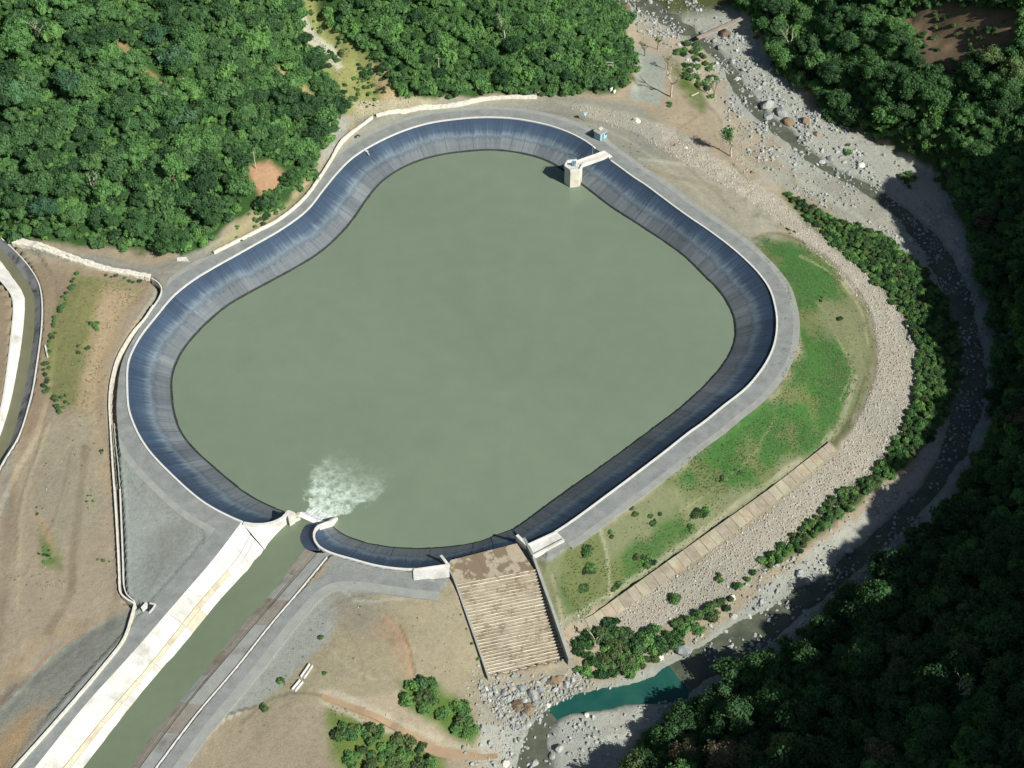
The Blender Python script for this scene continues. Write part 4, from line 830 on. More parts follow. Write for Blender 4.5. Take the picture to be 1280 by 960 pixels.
# the sheet of white water going over the weir
nn_ = 40; mb = MB(); rows = []
for f, (d, dz) in enumerate(((-.5, .03), (.1, .10), (.7, .02), (1.2, -.5), (1.8, -1.4), (2.5, -2.4), (3.4, -2.95), (5.0, -2.93))):
    r = []
    for k in range(nn_):
        a = k/(nn_-1); p = cr0 + (cr1-cr0)*a + nrm*(d + (rr.random()-.5)*.35*min(1, f/3)) + np.array([0,0,dz + (rr.random()-.3)*.22*min(1, f/2)]); r.append(tuple(p))
    rows.append(r)
tag(mb.loft(rows).build("weir_cascade", M_white_water, None, True), "white sheet of water pouring over the inlet weir into the reservoir", "cascade")
# ---------------- walls along the road ----------------
def lonewall(name, label, px, z, thick, h, mat, cat, wob=0.0, down=.6):
    path = smooth_path(resample(spline(PL(px, z)), step=.8), it=2); q = path.copy()
    q[:,2] = np.maximum(q[:,2], np.minimum(smooth_path(np.stack([ground(q[:,0]+a_, q[:,1]+b_) for a_, b_ in ((0,0),(.8,-.5),(-.8,.5))], 1).max(1)[:, None].repeat(3, 1), it=6)[:,0], 1.6)) + h
    if wob: q[:,2] += (rng.random(len(q))-.5)*wob; q = offset(q, (rng.random(len(q))-.5)*wob)
    return tag(MB().sweep(q, [(-thick/2,-h-down),(-thick/2,0),(thick/2,0),(thick/2,-h-down)]).build(name, mat), label, cat)
lonewall("parapet_wall", "long white parapet wall between the ring road and the left forest", [(267.5,317.5),(320,291),(350,275),(380,250),(399,225),(414,201.5),(427.5,181),(451,163),(466,152.5)], 0, .55, .85, M_stone, "wall", .10)
lonewall("parapet_wall", "rough whitish parapet wall along the top of the ring road under the hillside", [(471,150.5),(485,146.5),(508,141.5),(538,137),(575,133),(609,128),(642.5,125.5),(671,124.5)], 0, .6, .9, M_stone, "wall", .22)
lonewall("drain_wall", "long pale wall on the left side of the roadside drain beside the bare slope", [(192,383),(180,401),(168,414),(156,432),(146,452),(139.5,477),(137,505),(139,545),(141,580),(144.5,630),(147.5,680),(149.3,717.5),(150.3,741),(157.5,749.5),(168,755.5)], 0, .38, .55, M_stone, "wall", .05, 2.2)
lonewall("drain_wall", "thin white inner wall of the roadside drain next to the ring road", [(190,349),(197,353),(202.5,361),(200,371.5),(192,384)], 0, .3, .35, M_kerb, "wall", 0, 2.0)
lonewall("drain_wall", "thin white line of wall between the drain and the grey gravel yard", [(150,612),(151.5,650),(153.5,700),(154.6,731),(159,744.5),(168,752)], 0, .22, .3, M_kerb, "wall", 0, 2.0)
lonewall("retaining_wall", "straight pale retaining wall left of the canal bank road, running to the bottom corner", [(169,757.5),(162.6,781),(157,797),(149,810),(108,860),(54,922),(20,960),(-50,1040)], 0, .5, .6, M_stone, "wall", .04, 1.6)
db = drain.copy(); db[:,2] = -1.75
tag(MB().sweep(db, [(-.62,0),(.62,0)], False).build("drain_floor", simple("dark_drain_concrete", A(96,92,96,.7), .8, .15)), kind='structure')  # the dark of the deep drain is painted into its floor colour
# stone apron west of the road junction
root = thing("stone_revetment", "strip of pale grouted stones from the forest foot to the bend of the drain", "revetment", P(100,325,.5)); ro = tuple(root.location)
rp = resample(spline(PL([(18,302),(45,309),(80,321),(110,331),(140,339),(165,343),(188,346)], 0)), step=1.45); rn = normals(rp); zz = ground(rp[:,0], rp[:,1])
for i in range(len(rp)-1):
    for k in range(2):
        w0 = 1.05 - .4*i/len(rp); jit = lambda: (rr.random()-.5)*.22
        d0, d1 = (k-1)*w0*1.2, k*w0*1.2; h = .55 + rr.random()*.35 - .3*i/len(rp)
        top = []
        for q, dd_ in ((i,d0),(i+1,d0),(i+1,d1),(i,d1)): top.append((rp[q][0]+rn[q][0]*dd_+jit(), rp[q][1]+rn[q][1]*dd_+jit(), max(zz[q], 0)+h+jit()*.4))
        V_, F_ = slab(top, 1.4, .06); sub(MB().add(V_, F_), "stone", M_stone, root, ro)

# ---------------- draw-off tower with its footbridge ----------------
TW = np.array(P(716.5, 233, ZW)); BR = np.array(P(755, 195.5, 0)); 
def up_to(v0, zlo, u, v1): pass
dv_b = BR[:2]-TW[:2]; ang = math.atan2(dv_b[1], dv_b[0])
tower = thing("intake_tower", "white many-sided intake tower standing in the water with a footbridge to the ring road", "tower", tuple(TW)); to = tuple(TW)
ctr = TW[:2] + np.array([0, 1.9])
def octo(r, k=1.0): return [(ctr[0]+r*1.0*math.cos(a), ctr[1]+r*math.sin(a)) for a in [ang + math.pi/6 + i*math.pi/3 for i in range(6)]]
M_tower = simple("weathered_white_concrete", (.66,.64,.55), .85, .08, .8, .2, tint=(.5,.45,.34))
sub(MB().prism(octo(2.65), -9, .25), "shaft", M_tower, tower, to)
sub(MB().prism(octo(2.9), .252, .60), "deck", M_white, tower, to)
mb = MB(); ins = octo(2.5); outr = octo(2.9)
for i in range(6):
    if i in (5,): continue
    j = (i+1)%6; mb.prism([outr[i], outr[j], ins[j], ins[i]], .603, 1.15)
sub(mb, "parapet", M_white, tower, to)
d2_ = np.array([math.cos(ang), math.sin(ang)]); n2_ = np.array([-d2_[1], d2_[0]]); s0 = ctr + d2_*1.9; s1 = BR[:2] + d2_*.9
def brbox(off, wid, z0, z1): a, b_ = s0 + n2_*off, s1 + n2_*off; return MB().prism([a-n2_*wid/2, b_-n2_*wid/2, b_+n2_*wid/2, a+n2_*wid/2], z0, z1)
sub(brbox(0, 1.9, .0, .45), "bridge_deck", M_tower, tower, to)
for s in (-1, 1): sub(brbox(s*1.1, .3, -.25, .95), "bridge_parapet", M_white, tower, to)
e = s1; sub(MB().prism([e-n2_*1.7-d2_*.4, e-n2_*1.7+d2_*.8, e+n2_*1.7+d2_*.8, e+n2_*1.7-d2_*.4], -.6, .35), "bridge_seat", M_white, tower, to)
mb = MB()
for dx_, dy_ in ((-.5,-.35),(.5,-.35),(.5,.35),(-.5,.35)): mb.tube([(ctr[0]+dx_, ctr[1]+dy_, .6), (ctr[0]+dx_, ctr[1]+dy_, 1.9)], .07)
mb.box((ctr[0], ctr[1], 1.95), (1.3,.95,.14)); mb.tube([(ctr[0],ctr[1],.6),(ctr[0],ctr[1],3.0)], .06); mb.box((ctr[0], ctr[1], 1.15), (.5,.45,.7))
sub(mb, "gate_hoist", M_blue, tower, to)
mb = MB(); pr8 = octo(2.65)
for i in range(6):
    mb.tube([(*pr8[i], 1.15), (*pr8[i], 1.75)], .035)
    if i != 5: mb.tube([(*pr8[i], 1.75), (*pr8[(i+1)%6], 1.75)], .03)
sub(mb, "railing", M_blue, tower, to)
mp_ = s0*.42 + s1*.58 + n2_*1.1; sub(MB().tube([(*mp_, .9), (*mp_, 4.6)], .06), "mast", M_steel, tower, to)
# ---------------- guard house ----------------
gp = np.array(hit(750.5, 172)); gr = math.atan2(*(np.array(P(757,168,0))-np.array(P(748,173.5,0)))[[1,0]]) + .0
gh = thing("pump_house", "small pale blue block house with a flat roof beside the intake tower's bridge", "hut", (gp[0], gp[1], 0), rz=gr)
def part(mb, name, mat, parent): return mb.build(name, mat, parent)
part(MB().box((0,1.1,1.15),(3.0,.2,2.5)).box((0,-1.1,1.15),(3.0,.2,2.5)).box((-1.4,0,1.15),(.2,2.0,2.5)).box((1.4,0,1.15),(.2,2.0,2.5)), "wall", M_cyan, gh)
part(MB().box((0,0,2.5),(3.5,2.9,.18)), "roof", M_roof, gh); part(MB().box((-.25,-1.22,1.0),(.85,.05,1.9)), "door", M_blue, gh); part(MB().box((1.0,-1.22,1.5),(.7,.05,.7)), "window", M_dark, gh)
part(MB().box((.5,.55,2.75),(1.4,.9,.3)), "roof_tank", M_white, gh); part(MB().tube([(-1.5,-1.35,0),(-1.5,-1.35,2.4)], .05), "pipe", M_steel, gh)
# sign post / lamp
sp_ = np.array(hit(731, 151)); q = thing("lamp_post", "slim post with a pale blue panel standing on the gravel left of the blue hut", "post", tuple(sp_))
part(MB().tube([(0,0,0),(0,0,2.6)], .07), "post", M_steel, q); part(MB().box((0,0,2.7),(1.2,.5,.5), .4), "panel", M_cyan, q); part(MB().box((.1,-.1,2.2),(.5,.35,.5)), "control_box", M_white, q)
# white post with a float at the rim
sp_ = P(458,189,0); q = thing("gauge_marker", "small white gauge plate with a tail lying on the navy lining just inside the rim", "gauge plate", sp_)
part(MB().box((0.1,-.2,.10),(.8,.5,.25), -.5), "plate", M_white, q); part(MB().tube([(0,0,.3),(.9,-1.3,-.45)], .12), "tail", M_white, q)
# motorcycle parked on the road
mc = np.array(P(447,172,.05)); q = thing("motorcycle", "dark motorcycle parked on the ring road against the white parapet", "motorcycle", tuple(mc), rz=.7)
for x in (-.68,.68):
    wv = []; mbw = MB()
    pts_ = [(x+.31*math.cos(a), 0, .31+.31*math.sin(a)) for a in np.linspace(0, 2*math.pi, 15)]; mbw.tube(pts_, .07); mbw.tube([(x,-.06,.31),(x,.06,.31)], .08); part(mbw, "wheel", M_dark, q)
part(MB().box((.15,0,.82),(.55,.3,.26)), "fuel_tank", M_dark, q); part(MB().box((-.38,0,.82),(.7,.28,.12)), "seat", M_dark, q); part(MB().box((0,0,.48),(.5,.3,.4)), "engine", M_steel, q)
part(MB().tube([(.68,0,.31),(.48,0,.95)], .045).tube([(.45,-.38,1.05),(.48,0,.98),(.45,.38,1.05)], .03), "handlebar", M_steel, q); part(MB().tube([(-.68,0,.31),(-.1,0,.5),(.4,0,.9)], .05), "frame", M_dark, q)
# poles on the hillside
def hitz(u, v): return np.array(hit(u, v))
def pole(u, v, h, label, arm=True):
    b_ = hitz(u, v); q = thing("utility_pole", label, "pole", tuple(b_)); part(MB().tube([(0,0,-.5),(0,0,h)], [.16,.11]), "pole", M_palebark, q)
    if arm: part(MB().box((0,0,h-.3),(1.4,.12,.12)), "crossarm", M_wood, q)
    return q
pole(320, 211, 6.0, "pale utility pole beside the orange landslide patch"); pole(549, 93, 6.0, "pale utility pole among bushes on the slope above the top of the ring road")
pole(208, 12, 6.0, "pale utility pole in the forest near the upper edge of the picture", False)
# timber frame in the bushes
b_ = hitz(762, 92); q = thing("timber_frame", "open whitish timber frame standing in the bushes at the end of the hillside", "timber frame", tuple(b_))
for x, y in ((-.9,0),(.9,0),(-.9,1.6),(.9,1.6)): part(MB().tube([(x,y,-1),(x,y,3.2)], .10), "post", M_palebark, q)
part(MB().box((0,0,3.15),(2.3,.16,.18)), "beam", M_palebark, q); part(MB().box((0,1.6,3.1),(2.3,.16,.18)), "beam", M_palebark, q)
for k_, (u_, v_) in enumerate(((764,113),(768,116))):
    b_ = hitz(u_, v_); tag(MB().box((b_[0], b_[1], b_[2]+.4), (1.3,.35,.9), 1.0).build("concrete_block", M_white), ("left" if k_ == 0 else "right") + " one of two white concrete blocks below the timber frame", "concrete block")
# concrete pads beyond the bench: gravel road slab
qd = [(786,62),(826,58),(830,86),(822,132),(783,123),(797,96)]
pts_ = [hit(*p) for p in qd]
# big pale heap
b_ = hitz(795, 155)
# drain headwall yard
q = thing("headwall_chamber", "white headwall chamber with an open pit at the bend of the drain", "drain chamber", P(182,757,0)); qo = tuple(q.location)
V_, F_ = slab([P(176,759,.75), P(182,752.5,.75), P(184,753.5,.75), P(183.5,758,.7), P(178,762.5,.7)], 1.6, 0); sub(MB().add(V_, F_), "headwall", M_white, q, qo)
wallrun([P(187,753.5,.35), P(195,755.5,.35), P(186,766,.3)], .28, "rim_wall", M_kerb, q, qo, 1.2)
V_, F_ = slab([P(183.5,754.5,.07), P(194,756.5,.07), P(186,765,.07), P(180,762,.07)], .05, .02); sub(MB().add(V_, F_), "pit_dark_sheet", M_dark, q, qo)  # pit drawn as a flat near-black sheet at ground level
V_, F_ = slab([P(221,322,.5), P(233,321,.4), P(236,326,.4), P(221,326,.5)], .8, 0); tag(MB().add(V_, F_).build("concrete_block", M_white), "white concrete block where the side track meets the ring road", "concrete block")
# green net fence on the drain
gf = resample(spline(PL([(144,534),(146,560),(149,585),(151,612)], 0)), step=2.4)
q = thing("net_fence", "green shade net fence on posts along the drain beside the ring road", "fence", tuple(gf[0])); qo = tuple(gf[0])
for p in gf: sub(MB().tube([(p[0],p[1],-.3),(p[0],p[1],1.5)], .05), "post", M_kerb, q, qo)
sub(MB().sweep(resample(gf, step=.8), [(-.02,.1),(-.02,1.35),(.02,1.35),(.02,.1)]), "net", M_net, q, qo); sub(MB().sweep(resample(gf, step=.8), [(-.05,1.36),(-.05,1.48),(.05,1.48),(.05,1.36)]), "top_rail", M_kerb, q, qo)
# fallen white channel pieces, lower middle
for (a_, b_, lab) in (((367,864),(377,852),"lower one of two white concrete channel pieces lying on the bare soil"), ((378,848),(389,832),"upper one of two white concrete channel pieces lying on the bare soil")):
    A1, B1 = np.array(hit(*a_)), np.array(hit(*b_)); path = resample(np.array([A1, B1]), n=4); path[:,2] += .5
    tag(MB().sweep(path, [(-.5,-.6),(-.5,.1),(-.32,.1),(-.25,-.3),(.25,-.3),(.32,.1),(.5,.1),(.5,-.6)]).build("channel_piece", M_white), lab, "concrete channel")
A1, B1 = np.array(hit(57,433)), np.array(hit(60,447)); path = resample(np.array([A1, B1]), n=3); path[:,2] += .35
tag(MB().sweep(path, [(-.18,-.3),(-.18,.2),(.18,.2),(.18,-.3)]).build("concrete_beam", M_white), "short white concrete beam lying left of the hedge on the bare terrace", "concrete beam")
# footbridge beam and log on the river
A1, B1 = np.array(P(872,47,-4.6)), np.array(P(928,22,-3.6)); path = resample(np.array([A1, B1]), n=8)
tag(MB().sweep(path, [(-.7,-.5),(-.7,0),(.7,0),(.7,-.5)]).build("footbridge", simple("footbridge_concrete", A(170,160,146,.8), .9, .15)), "narrow plain footbridge slab crossing the stony river at the top", "footbridge")
A1, B1 = hitz(864,121), hitz(873,117); tag(MB().tube([tuple(A1+(0,0,.3)), tuple(B1+(0,0,.35))], .22).build("log", M_palebark), "short pale log lying on the grey flat beside the grassy mound", "log")
M_silt = simple('silt_on_concrete', A(166,158,140,.85), .92, .2, .6, .2, tint=A(150,142,122,.8)); M_silt2 = simple('stained_silt_on_concrete', A(178,164,142,.85), .92, .2, .7, .2)
# toe drain strip with cross joints
strip_hi = [(1037,552),(960,612),(880,669),(790,733),(730,776)]; strip_lo = [(1046,562),(972,624),(892,684),(800,748),(738,789)]
za = [-9.3,-9.8,-10.1,-10.7,-11.0]
up_ = resample(np.array([P(u,v,z+.35) for (u,v),z in zip(strip_hi, za)]), n=33); lo_ = resample(np.array([P(u,v,z-.45) for (u,v),z in zip(strip_lo, za)]), n=33)
q = thing("toe_drain", "tan concrete slabs in a long strip at the foot of the grassy embankment", "drain", tuple(up_.mean(0))); qo = tuple(q.location)
for L2 in (up_, lo_): L2[:,2] = np.maximum(L2[:,2], ground(L2[:,0], L2[:,1]) + .12)
for i in range(32):
    V_, F_ = slab([up_[i], up_[i+1], lo_[i+1]+(0,0,rr.random()*.06), lo_[i]], .8, .05); sub(MB().add(V_, F_), "drain_slab", [M_tan, M_silt, M_tan, M_silt2, M_silt][int(rr.random()*5)], q, qo)
    if i % 2 == 0: sub(MB().tube([tuple(up_[i]+(0,0,.02)), tuple(lo_[i]+(0,0,.05))], .16, 5), "rib", M_tan, q, qo)
# ---------------- foliage meshes ----------------
import bmesh
def ico(sub, r=1.0):
    bm = bmesh.new(); bmesh.ops.create_icosphere(bm, subdivisions=sub, radius=r)
    v = np.array([p.co[:] for p in bm.verts]); f = [tuple(q.index for q in g.verts) for g in bm.faces]; bm.free(); return v, f
ICO1, ICO2 = ico(1), ico(2)
def crown_mesh(name, seed, lobes, cards, size, zs=.8, base=.0, spread=.72, droop=.5):
    """a crown of unit radius: uneven lobes, each a dark core carrying many small leaf-cluster faces"""
    g = np.random.default_rng(seed); V_ = []; F_ = []; L = []
    for i in range(lobes):
        a = 2*math.pi*(i/lobes) + g.normal()*.5; rad = spread*math.sqrt(g.uniform(.05, 1)) if i else 0
        r = g.uniform(.20, .42) * (1.3 if i == 0 else 1); h = zs*(.55 + .55*(1-rad)) * g.uniform(.8, 1.15)
        L.append((np.array([rad*math.cos(a), rad*math.sin(a), h]), r))
    tot = sum(r*r for _, r in L)
    for c, r in L:
        v, f = ICO1; k = len(V_); jit = 1 + .22*g.normal(size=(len(v), 1))
        vv = v*jit*r*.80*np.array([1, 1, .85]) + c; V_ += [tuple(p) for p in vv]; F_ += [tuple(q+k for q in t_) for t_ in f]
        n = int(cards * r*r/tot)
        d = g.normal(size=(n, 3)); d[:, 2] = np.abs(d[:, 2])*1.0 - droop*g.random(n); d /= np.linalg.norm(d, axis=1)[:, None]
        rr_ = r*(.72 + .55*g.random(n)**1.6)
        cen = c + d*rr_[:, None]*np.array([1, 1, .9])
        nn = d + g.normal(size=(n, 3))*.55; nn /= np.linalg.norm(nn, axis=1)[:, None]
        t1 = np.cross(nn, g.normal(size=(n, 3))); t1 /= np.linalg.norm(t1, axis=1)[:, None]; t2 = np.cross(nn, t1)
        s = size*(.6 + .9*g.random(n))
        for q in range(n):
            a_, b_ = t1[q]*s[q], t2[q]*s[q]*.72; k = len(V_); w_ = nn[q]*s[q]*.35
            V_ += [tuple(cen[q]-a_), tuple(cen[q]-b_-w_*.3), tuple(cen[q]+a_*1.1-w_), tuple(cen[q]+b_)]; F_.append((k, k+1, k+2, k+3))
    me = mesh(name, V_, F_); return me
def palm_mesh(name, seed):
    g = np.random.default_rng(seed); V_ = []; F_ = []
    for i in range(16):
        a = i*2.4 + g.normal()*.2; up = g.uniform(.15, .8); L = g.uniform(.8, 1.1); pr = None
        for k in range(6):
            f = k/5; r = L*f; z = .8 + up*f - 1.0*f*f; w_ = .17*math.sin(math.pi*min(1, f+.12))+.02; x, y = r*math.cos(a), r*math.sin(a); nx_, ny_ = -math.sin(a)*w_, math.cos(a)*w_
            q = len(V_); V_ += [(x+nx_, y+ny_, z-w_*.5), (x, y, z), (x-nx_, y-ny_, z-w_*.5)]
            if k: F_ += [(q-3, q, q+1, q-2), (q-2, q+1, q+2, q-1)]
    return mesh(name, V_, F_)
def trunk_mesh(name, seed, H=1.0):
    g = random.Random(seed); mb = MB(); lean = (g.uniform(-.06,.06), g.uniform(-.06,.06))
    pts = [(lean[0]*k*k*.3, lean[1]*k*k*.3, -.12 + k*.22) for k in range(5)]; mb.tube(pts, [.055,.045,.038,.03,.018], 6)
    for i in range(5):
        a = i*1.3 + g.random(); z = .38 + .07*i; L = .32; mb.tube([(0,0,z), (L*.5*math.cos(a), L*.5*math.sin(a), z+.14), (L*math.cos(a), L*math.sin(a), z+.22)], [.022,.015,.006], 4)
    return mesh(name, mb.v, mb.f, M_trunk)
TONES = list(LEAF)
CR = {}
shapes = [crown_mesh("crown", 100+i, [13,17,20,11,16,22][i], [1500,1700,1800,1300,1600,1900][i], [.058,.052,.050,.066,.056,.048][i], zs=[.8,.7,.95,1.1,.6,.8][i]) for i in range(6)] + [palm_mesh("crown", 5)]
for i, s in enumerate(shapes):
    for tn in TONES:
        q = s.copy(); q.materials.append(LEAF[tn]); CR[(i, tn)] = q
shrub_shapes = [crown_mesh("foliage", 200+i, [8,10,9,12][i], 560, [.11,.10,.12,.09][i], zs=.55, spread=.66, droop=.5) for i in range(4)]
SH = {}
for i, s in enumerate(shrub_shapes):
    for tn in TONES:
        q = s.copy(); q.materials.append(LEAF[tn]); SH[(i, tn)] = q
TRUNKS = [trunk_mesh("trunk", i) for i in range(3)]
def tuft_mesh(name, seed, n, mat, h=.5, r=.5):
    g = np.random.default_rng(seed); V_ = []; F_ = []
    for i in range(n):
        a = g.uniform(0, 6.28); d = r*math.sqrt(g.random())*.6; x, y = d*math.cos(a), d*math.sin(a); b_ = g.uniform(0, 6.28); L = r*g.uniform(.5, 1); w_ = .09; k = len(V_)
        ex, ey = x+L*math.cos(b_), y+L*math.sin(b_); hh = h*g.uniform(.5, 1); px_, py_ = -math.sin(b_)*w_, math.cos(b_)*w_
        V_ += [(x-px_,y-py_,-.05), (x+px_,y+py_,-.05), (x*.5+ex*.5+px_*1.2, y*.5+ey*.5+py_*1.2, hh), (ex, ey, hh*.7)]; F_ += [(k,k+1,k+2,k+3)]
    return mesh(name, V_, F_, mat)
def rock_mesh(name, seed, mat, sub=2, flatz=.65, ang=.22):
    g = np.random.default_rng(seed); v, f = (ICO2 if sub == 2 else ICO1); v = v.copy()
    for _ in range(7):                               # cut facets
        n = g.normal(size=3); n /= np.linalg.norm(n); d = g.uniform(.62, .9); s = v @ n; m = s > d; v[m] -= np.outer(s[m]-d, n)
    v *= (1 + ang*.35*g.normal(size=(len(v), 1))); v *= np.array([1, g.uniform(.65, .95), flatz*g.uniform(.85, 1.2)])
    return mesh(name, v, f, mat)

# ---------------- scatter helper: one object, geometry-node instances of real objects in the scene ----------------
def scatter(name, label, cat, pts, rot, scl, sources, kind='stuff'):
    n = len(pts); me = bpy.data.meshes.new(name); me.vertices.add(n); me.vertices.foreach_set('co', np.asarray(pts, np.float32).ravel())
    a = me.attributes.new("turn", 'FLOAT_VECTOR', 'POINT'); a.data.foreach_set('vector', np.asarray(rot, np.float32).ravel())
    a = me.attributes.new("size", 'FLOAT_VECTOR', 'POINT'); a.data.foreach_set('vector', np.asarray(scl, np.float32).ravel())
    a = me.attributes.new("which", 'INT', 'POINT'); a.data.foreach_set('value', rng.integers(0, len(sources), n).astype(np.int32))
    o = link(name, me); tag(o, label, cat, None, kind)
    g = bpy.data.node_groups.new(name, 'GeometryNodeTree'); g.interface.new_socket("Geometry", in_out='INPUT', socket_type='NodeSocketGeometry'); g.interface.new_socket("Geometry", in_out='OUTPUT', socket_type='NodeSocketGeometry')
    gi = g.nodes.new("NodeGroupInput"); go = g.nodes.new("NodeGroupOutput"); ip = g.nodes.new("GeometryNodeInstanceOnPoints"); jn = g.nodes.new("GeometryNodeJoinGeometry")
    for s in reversed(sources):
        oi = g.nodes.new("GeometryNodeObjectInfo"); oi.inputs['Object'].default_value = s; oi.inputs['As Instance'].default_value = True; oi.transform_space = 'ORIGINAL'; g.links.new(oi.outputs['Geometry'], jn.inputs[0])
    def attr(nm, ty):
        q = g.nodes.new("GeometryNodeInputNamedAttribute"); q.data_type = ty; q.inputs[0].default_value = nm; return [s for s in q.outputs if s.enabled and s.name == 'Attribute'][0]
    g.links.new(gi.outputs[0], ip.inputs['Points']); g.links.new(jn.outputs[0], ip.inputs['Instance']); ip.inputs['Pick Instance'].default_value = True
    g.links.new(attr("which", 'INT'), ip.inputs['Instance Index']); g.links.new(attr("turn", 'FLOAT_VECTOR'), ip.inputs['Rotation']); g.links.new(attr("size", 'FLOAT_VECTOR'), ip.inputs['Scale'])
    g.links.new(ip.outputs[0], go.inputs[0]); md = o.modifiers.new("scatter", 'NODES'); md.node_group = g; return o
def jgrid(x0, x1, y0, y1, s):
    X, Y = np.meshgrid(np.arange(x0, x1, s), np.arange(y0, y1, s*.88)); X = X + (np.arange(X.shape[0]) % 2)[:, None]*s/2
    X = X + (rng.random(X.shape)-.5)*s*.8; Y = Y + (rng.random(Y.shape)-.5)*s*.8; return X.ravel(), Y.ravel()
def uvz(x, y):
    z = ground(x, y); u, v, d = proj(x, y, z); return z, u, v, d
EX_L = [ [(316,208),(335,200),(358,214),(350,235),(326,248),(312,268),(300,285),(280,300),(300,262),(312,240)], [(345,84),(365,95),(402,125),(400,138),(375,125),(350,105)],
 [(368,-30),(398,-30),(405,25),(430,55),(450,62),(475,80),(495,110),(505,130),(435,150),(428,128),(405,94),(382,56)], [(138,40),(148,45),(186,90),(218,124),(214,128),(178,96),(142,50)], [(508,35),(532,45),(540,60),(525,58)] ]
EX_R = [ [(1130,25),(1185,12),(1275,12),(1275,60),(1240,85),(1200,90),(1182,108),(1150,80)] ]

# ---------------- forest trees ----------------
def forest_points(s, x0, x1, y0, y1):
    x, y = jgrid(x0, x1, y0, y1, s); z, u, v, d = uvz(x, y); un = u + (fbm(x, y, 8, 3, 91)-.5)*24; vn = v + (fbm(x, y, 8, 3, 92)-.5)*16
    left = in_poly(un, vn, LFOREST); ne = in_poly(un, vn, NEF); se = in_poly(un, vn, SEF)
    for e_ in EX_L + EX_R: 
        h_ = in_poly(un, vn, e_); left &= ~h_; ne &= ~h_
    side = np.where(left, 1, 0) + np.where(ne & ~left, 2, 0) + np.where(se & ~left & ~ne, 3, 0)
    ok = (side > 0) & (d > 10) & (u > -500) & (u < 1650) & (v > -330) & (v < 1350) & (dr < -1).any()
    dist_r = dist_line(x, y, rv[::4])[0]; ok &= (dist_r > 6.5) | (side == 1)
    return x[ok], y[ok], z[ok], u[ok], v[ok], d[ok], side[ok]
x, y, z, u, v, d, side = forest_points(4.5, -230, 215, -170, 235)
g = rng
rad = np.where(side == 1, 1.5 + 3.6*g.random(len(x))**1.4, 1.9 + 3.3*g.random(len(x))**1.2) * (1 + .25*(fbm(x, y, 30, 2, 7)-.5)*2)
patch = fbm(x, y, 22, 3, 55)
thin = (side == 1) & (u > 470) & (g.random(len(x)) < .30); thin2 = (side == 1) & (patch > .66) & (g.random(len(x)) < .5)
rad[thin | thin2] *= .6
rad[(side == 1) & (u > 470)] *= .82
edge_l = (side == 1) & (z < 3.0); rad[edge_l] *= .72
view = (u > -25) & (u < 1305) & (v > -25) & (v < 985)
px_r = np.where(view, rad*FPX/d, -1)
order = np.argsort(-px_r); NTREE = 292
LAND = [(15,20,"picture's top left corner"),(0,160,"left edge of the picture"),(90,310,"strip of grouted stones"),(180,90,"thin brown forest path"),(208,12,"utility pole at the top"),(240,320,"side track junction"),(335,225,"orange landslide patch"),(290,300,"start of the white parapet"),(375,110,"dry brown scar"),(400,50,"yellow gully"),(480,115,"rubble slope over the road bend"),(549,82,"pale pole on the slope"),(620,122,"rough parapet wall"),(620,0,"top edge left of the river"),(762,90,"timber frame"),(925,25,"footbridge"),(985,140,"biggest river boulders"),(1110,210,"grey gravel flat"),(1200,60,"brown cleared patch"),(1280,0,"picture's top right corner"),(1275,230,"right edge below the cleared patch"),(1225,480,"hedge bend across the river"),(1130,640,"shaded gravel bank"),(1040,720,"stony rapids"),(940,790,"flat grey boulders"),(850,850,"teal pool"),(740,940,"bottom stony river"),(1280,960,"picture's bottom right corner"),(1280,700,"right edge of the picture"),(1000,960,"bottom edge of the picture")]
ORD = ["first ", "second ", "third ", "fourth ", "fifth ", "sixth ", "seventh ", "eighth ", "ninth ", "tenth ", "eleventh ", "twelfth ", "thirteenth ", "fourteenth ", "fifteenth ", "sixteenth ", "seventeenth ", "eighteenth ", "nineteenth ", "twentieth "]
LABELS = {}
def where(u_, v_, tone, noun):
    i = min(range(len(LAND)), key=lambda k: (LAND[k][0]-u_)**2 + (LAND[k][1]-v_)**2); du, dv2 = u_-LAND[i][0], v_-LAND[i][1]
    s = ("right of" if du > 0 else "left of") if abs(du) > abs(dv2) else ("below" if dv2 > 0 else "above")
    return (tone, noun, s, LAND[i][2]), math.hypot(du, dv2)
def assign_labels(recs):
    by = {}
    for o, key, dist in recs: by.setdefault(key, []).append((dist, o))
    for (tone, noun, s, lm), L in by.items():
        L.sort(key=lambda q: q[0])
        for k, (dd_, o) in enumerate(L): o['label'] = f"{tone} {noun} {s} the {lm}" + (f", {ORD[min(k, 19)] if k else ''}nearest" if len(L) > 1 else "")
recs = []; first = {}
def pick_tone(sd_, uu, vv, rnd, pt):
    if sd_ == 1:
        if uu > 430: return ['mid green', 'bright green', 'mid green', 'olive green', 'bright green', 'dark green'][int(rnd*6)]
        return ['mid green', 'blue green' if pt < .5 else 'bright green', 'dark green' if pt < .52 else 'mid green', 'mid green', 'dark green', 'olive green' if pt > .56 else 'mid green', 'bright green' if pt > .45 else 'mid green'][int(rnd*7)]
    return ['dark green', 'mid green' if sd_ == 2 else 'dark green', 'dark green', 'olive green' if pt > .5 else 'dark green', 'dark green', 'dark green', 'brownish' if pt > .58 else 'dark green'][int(rnd*7)]  # right hillsides get darker leaf tones to stand in for their shade
GRP = {1: "forest trees on the left and upper hillside", 2: "trees on the hillside beyond the river, top right", 3: "trees on the shaded hillside at lower right"}
rest = []
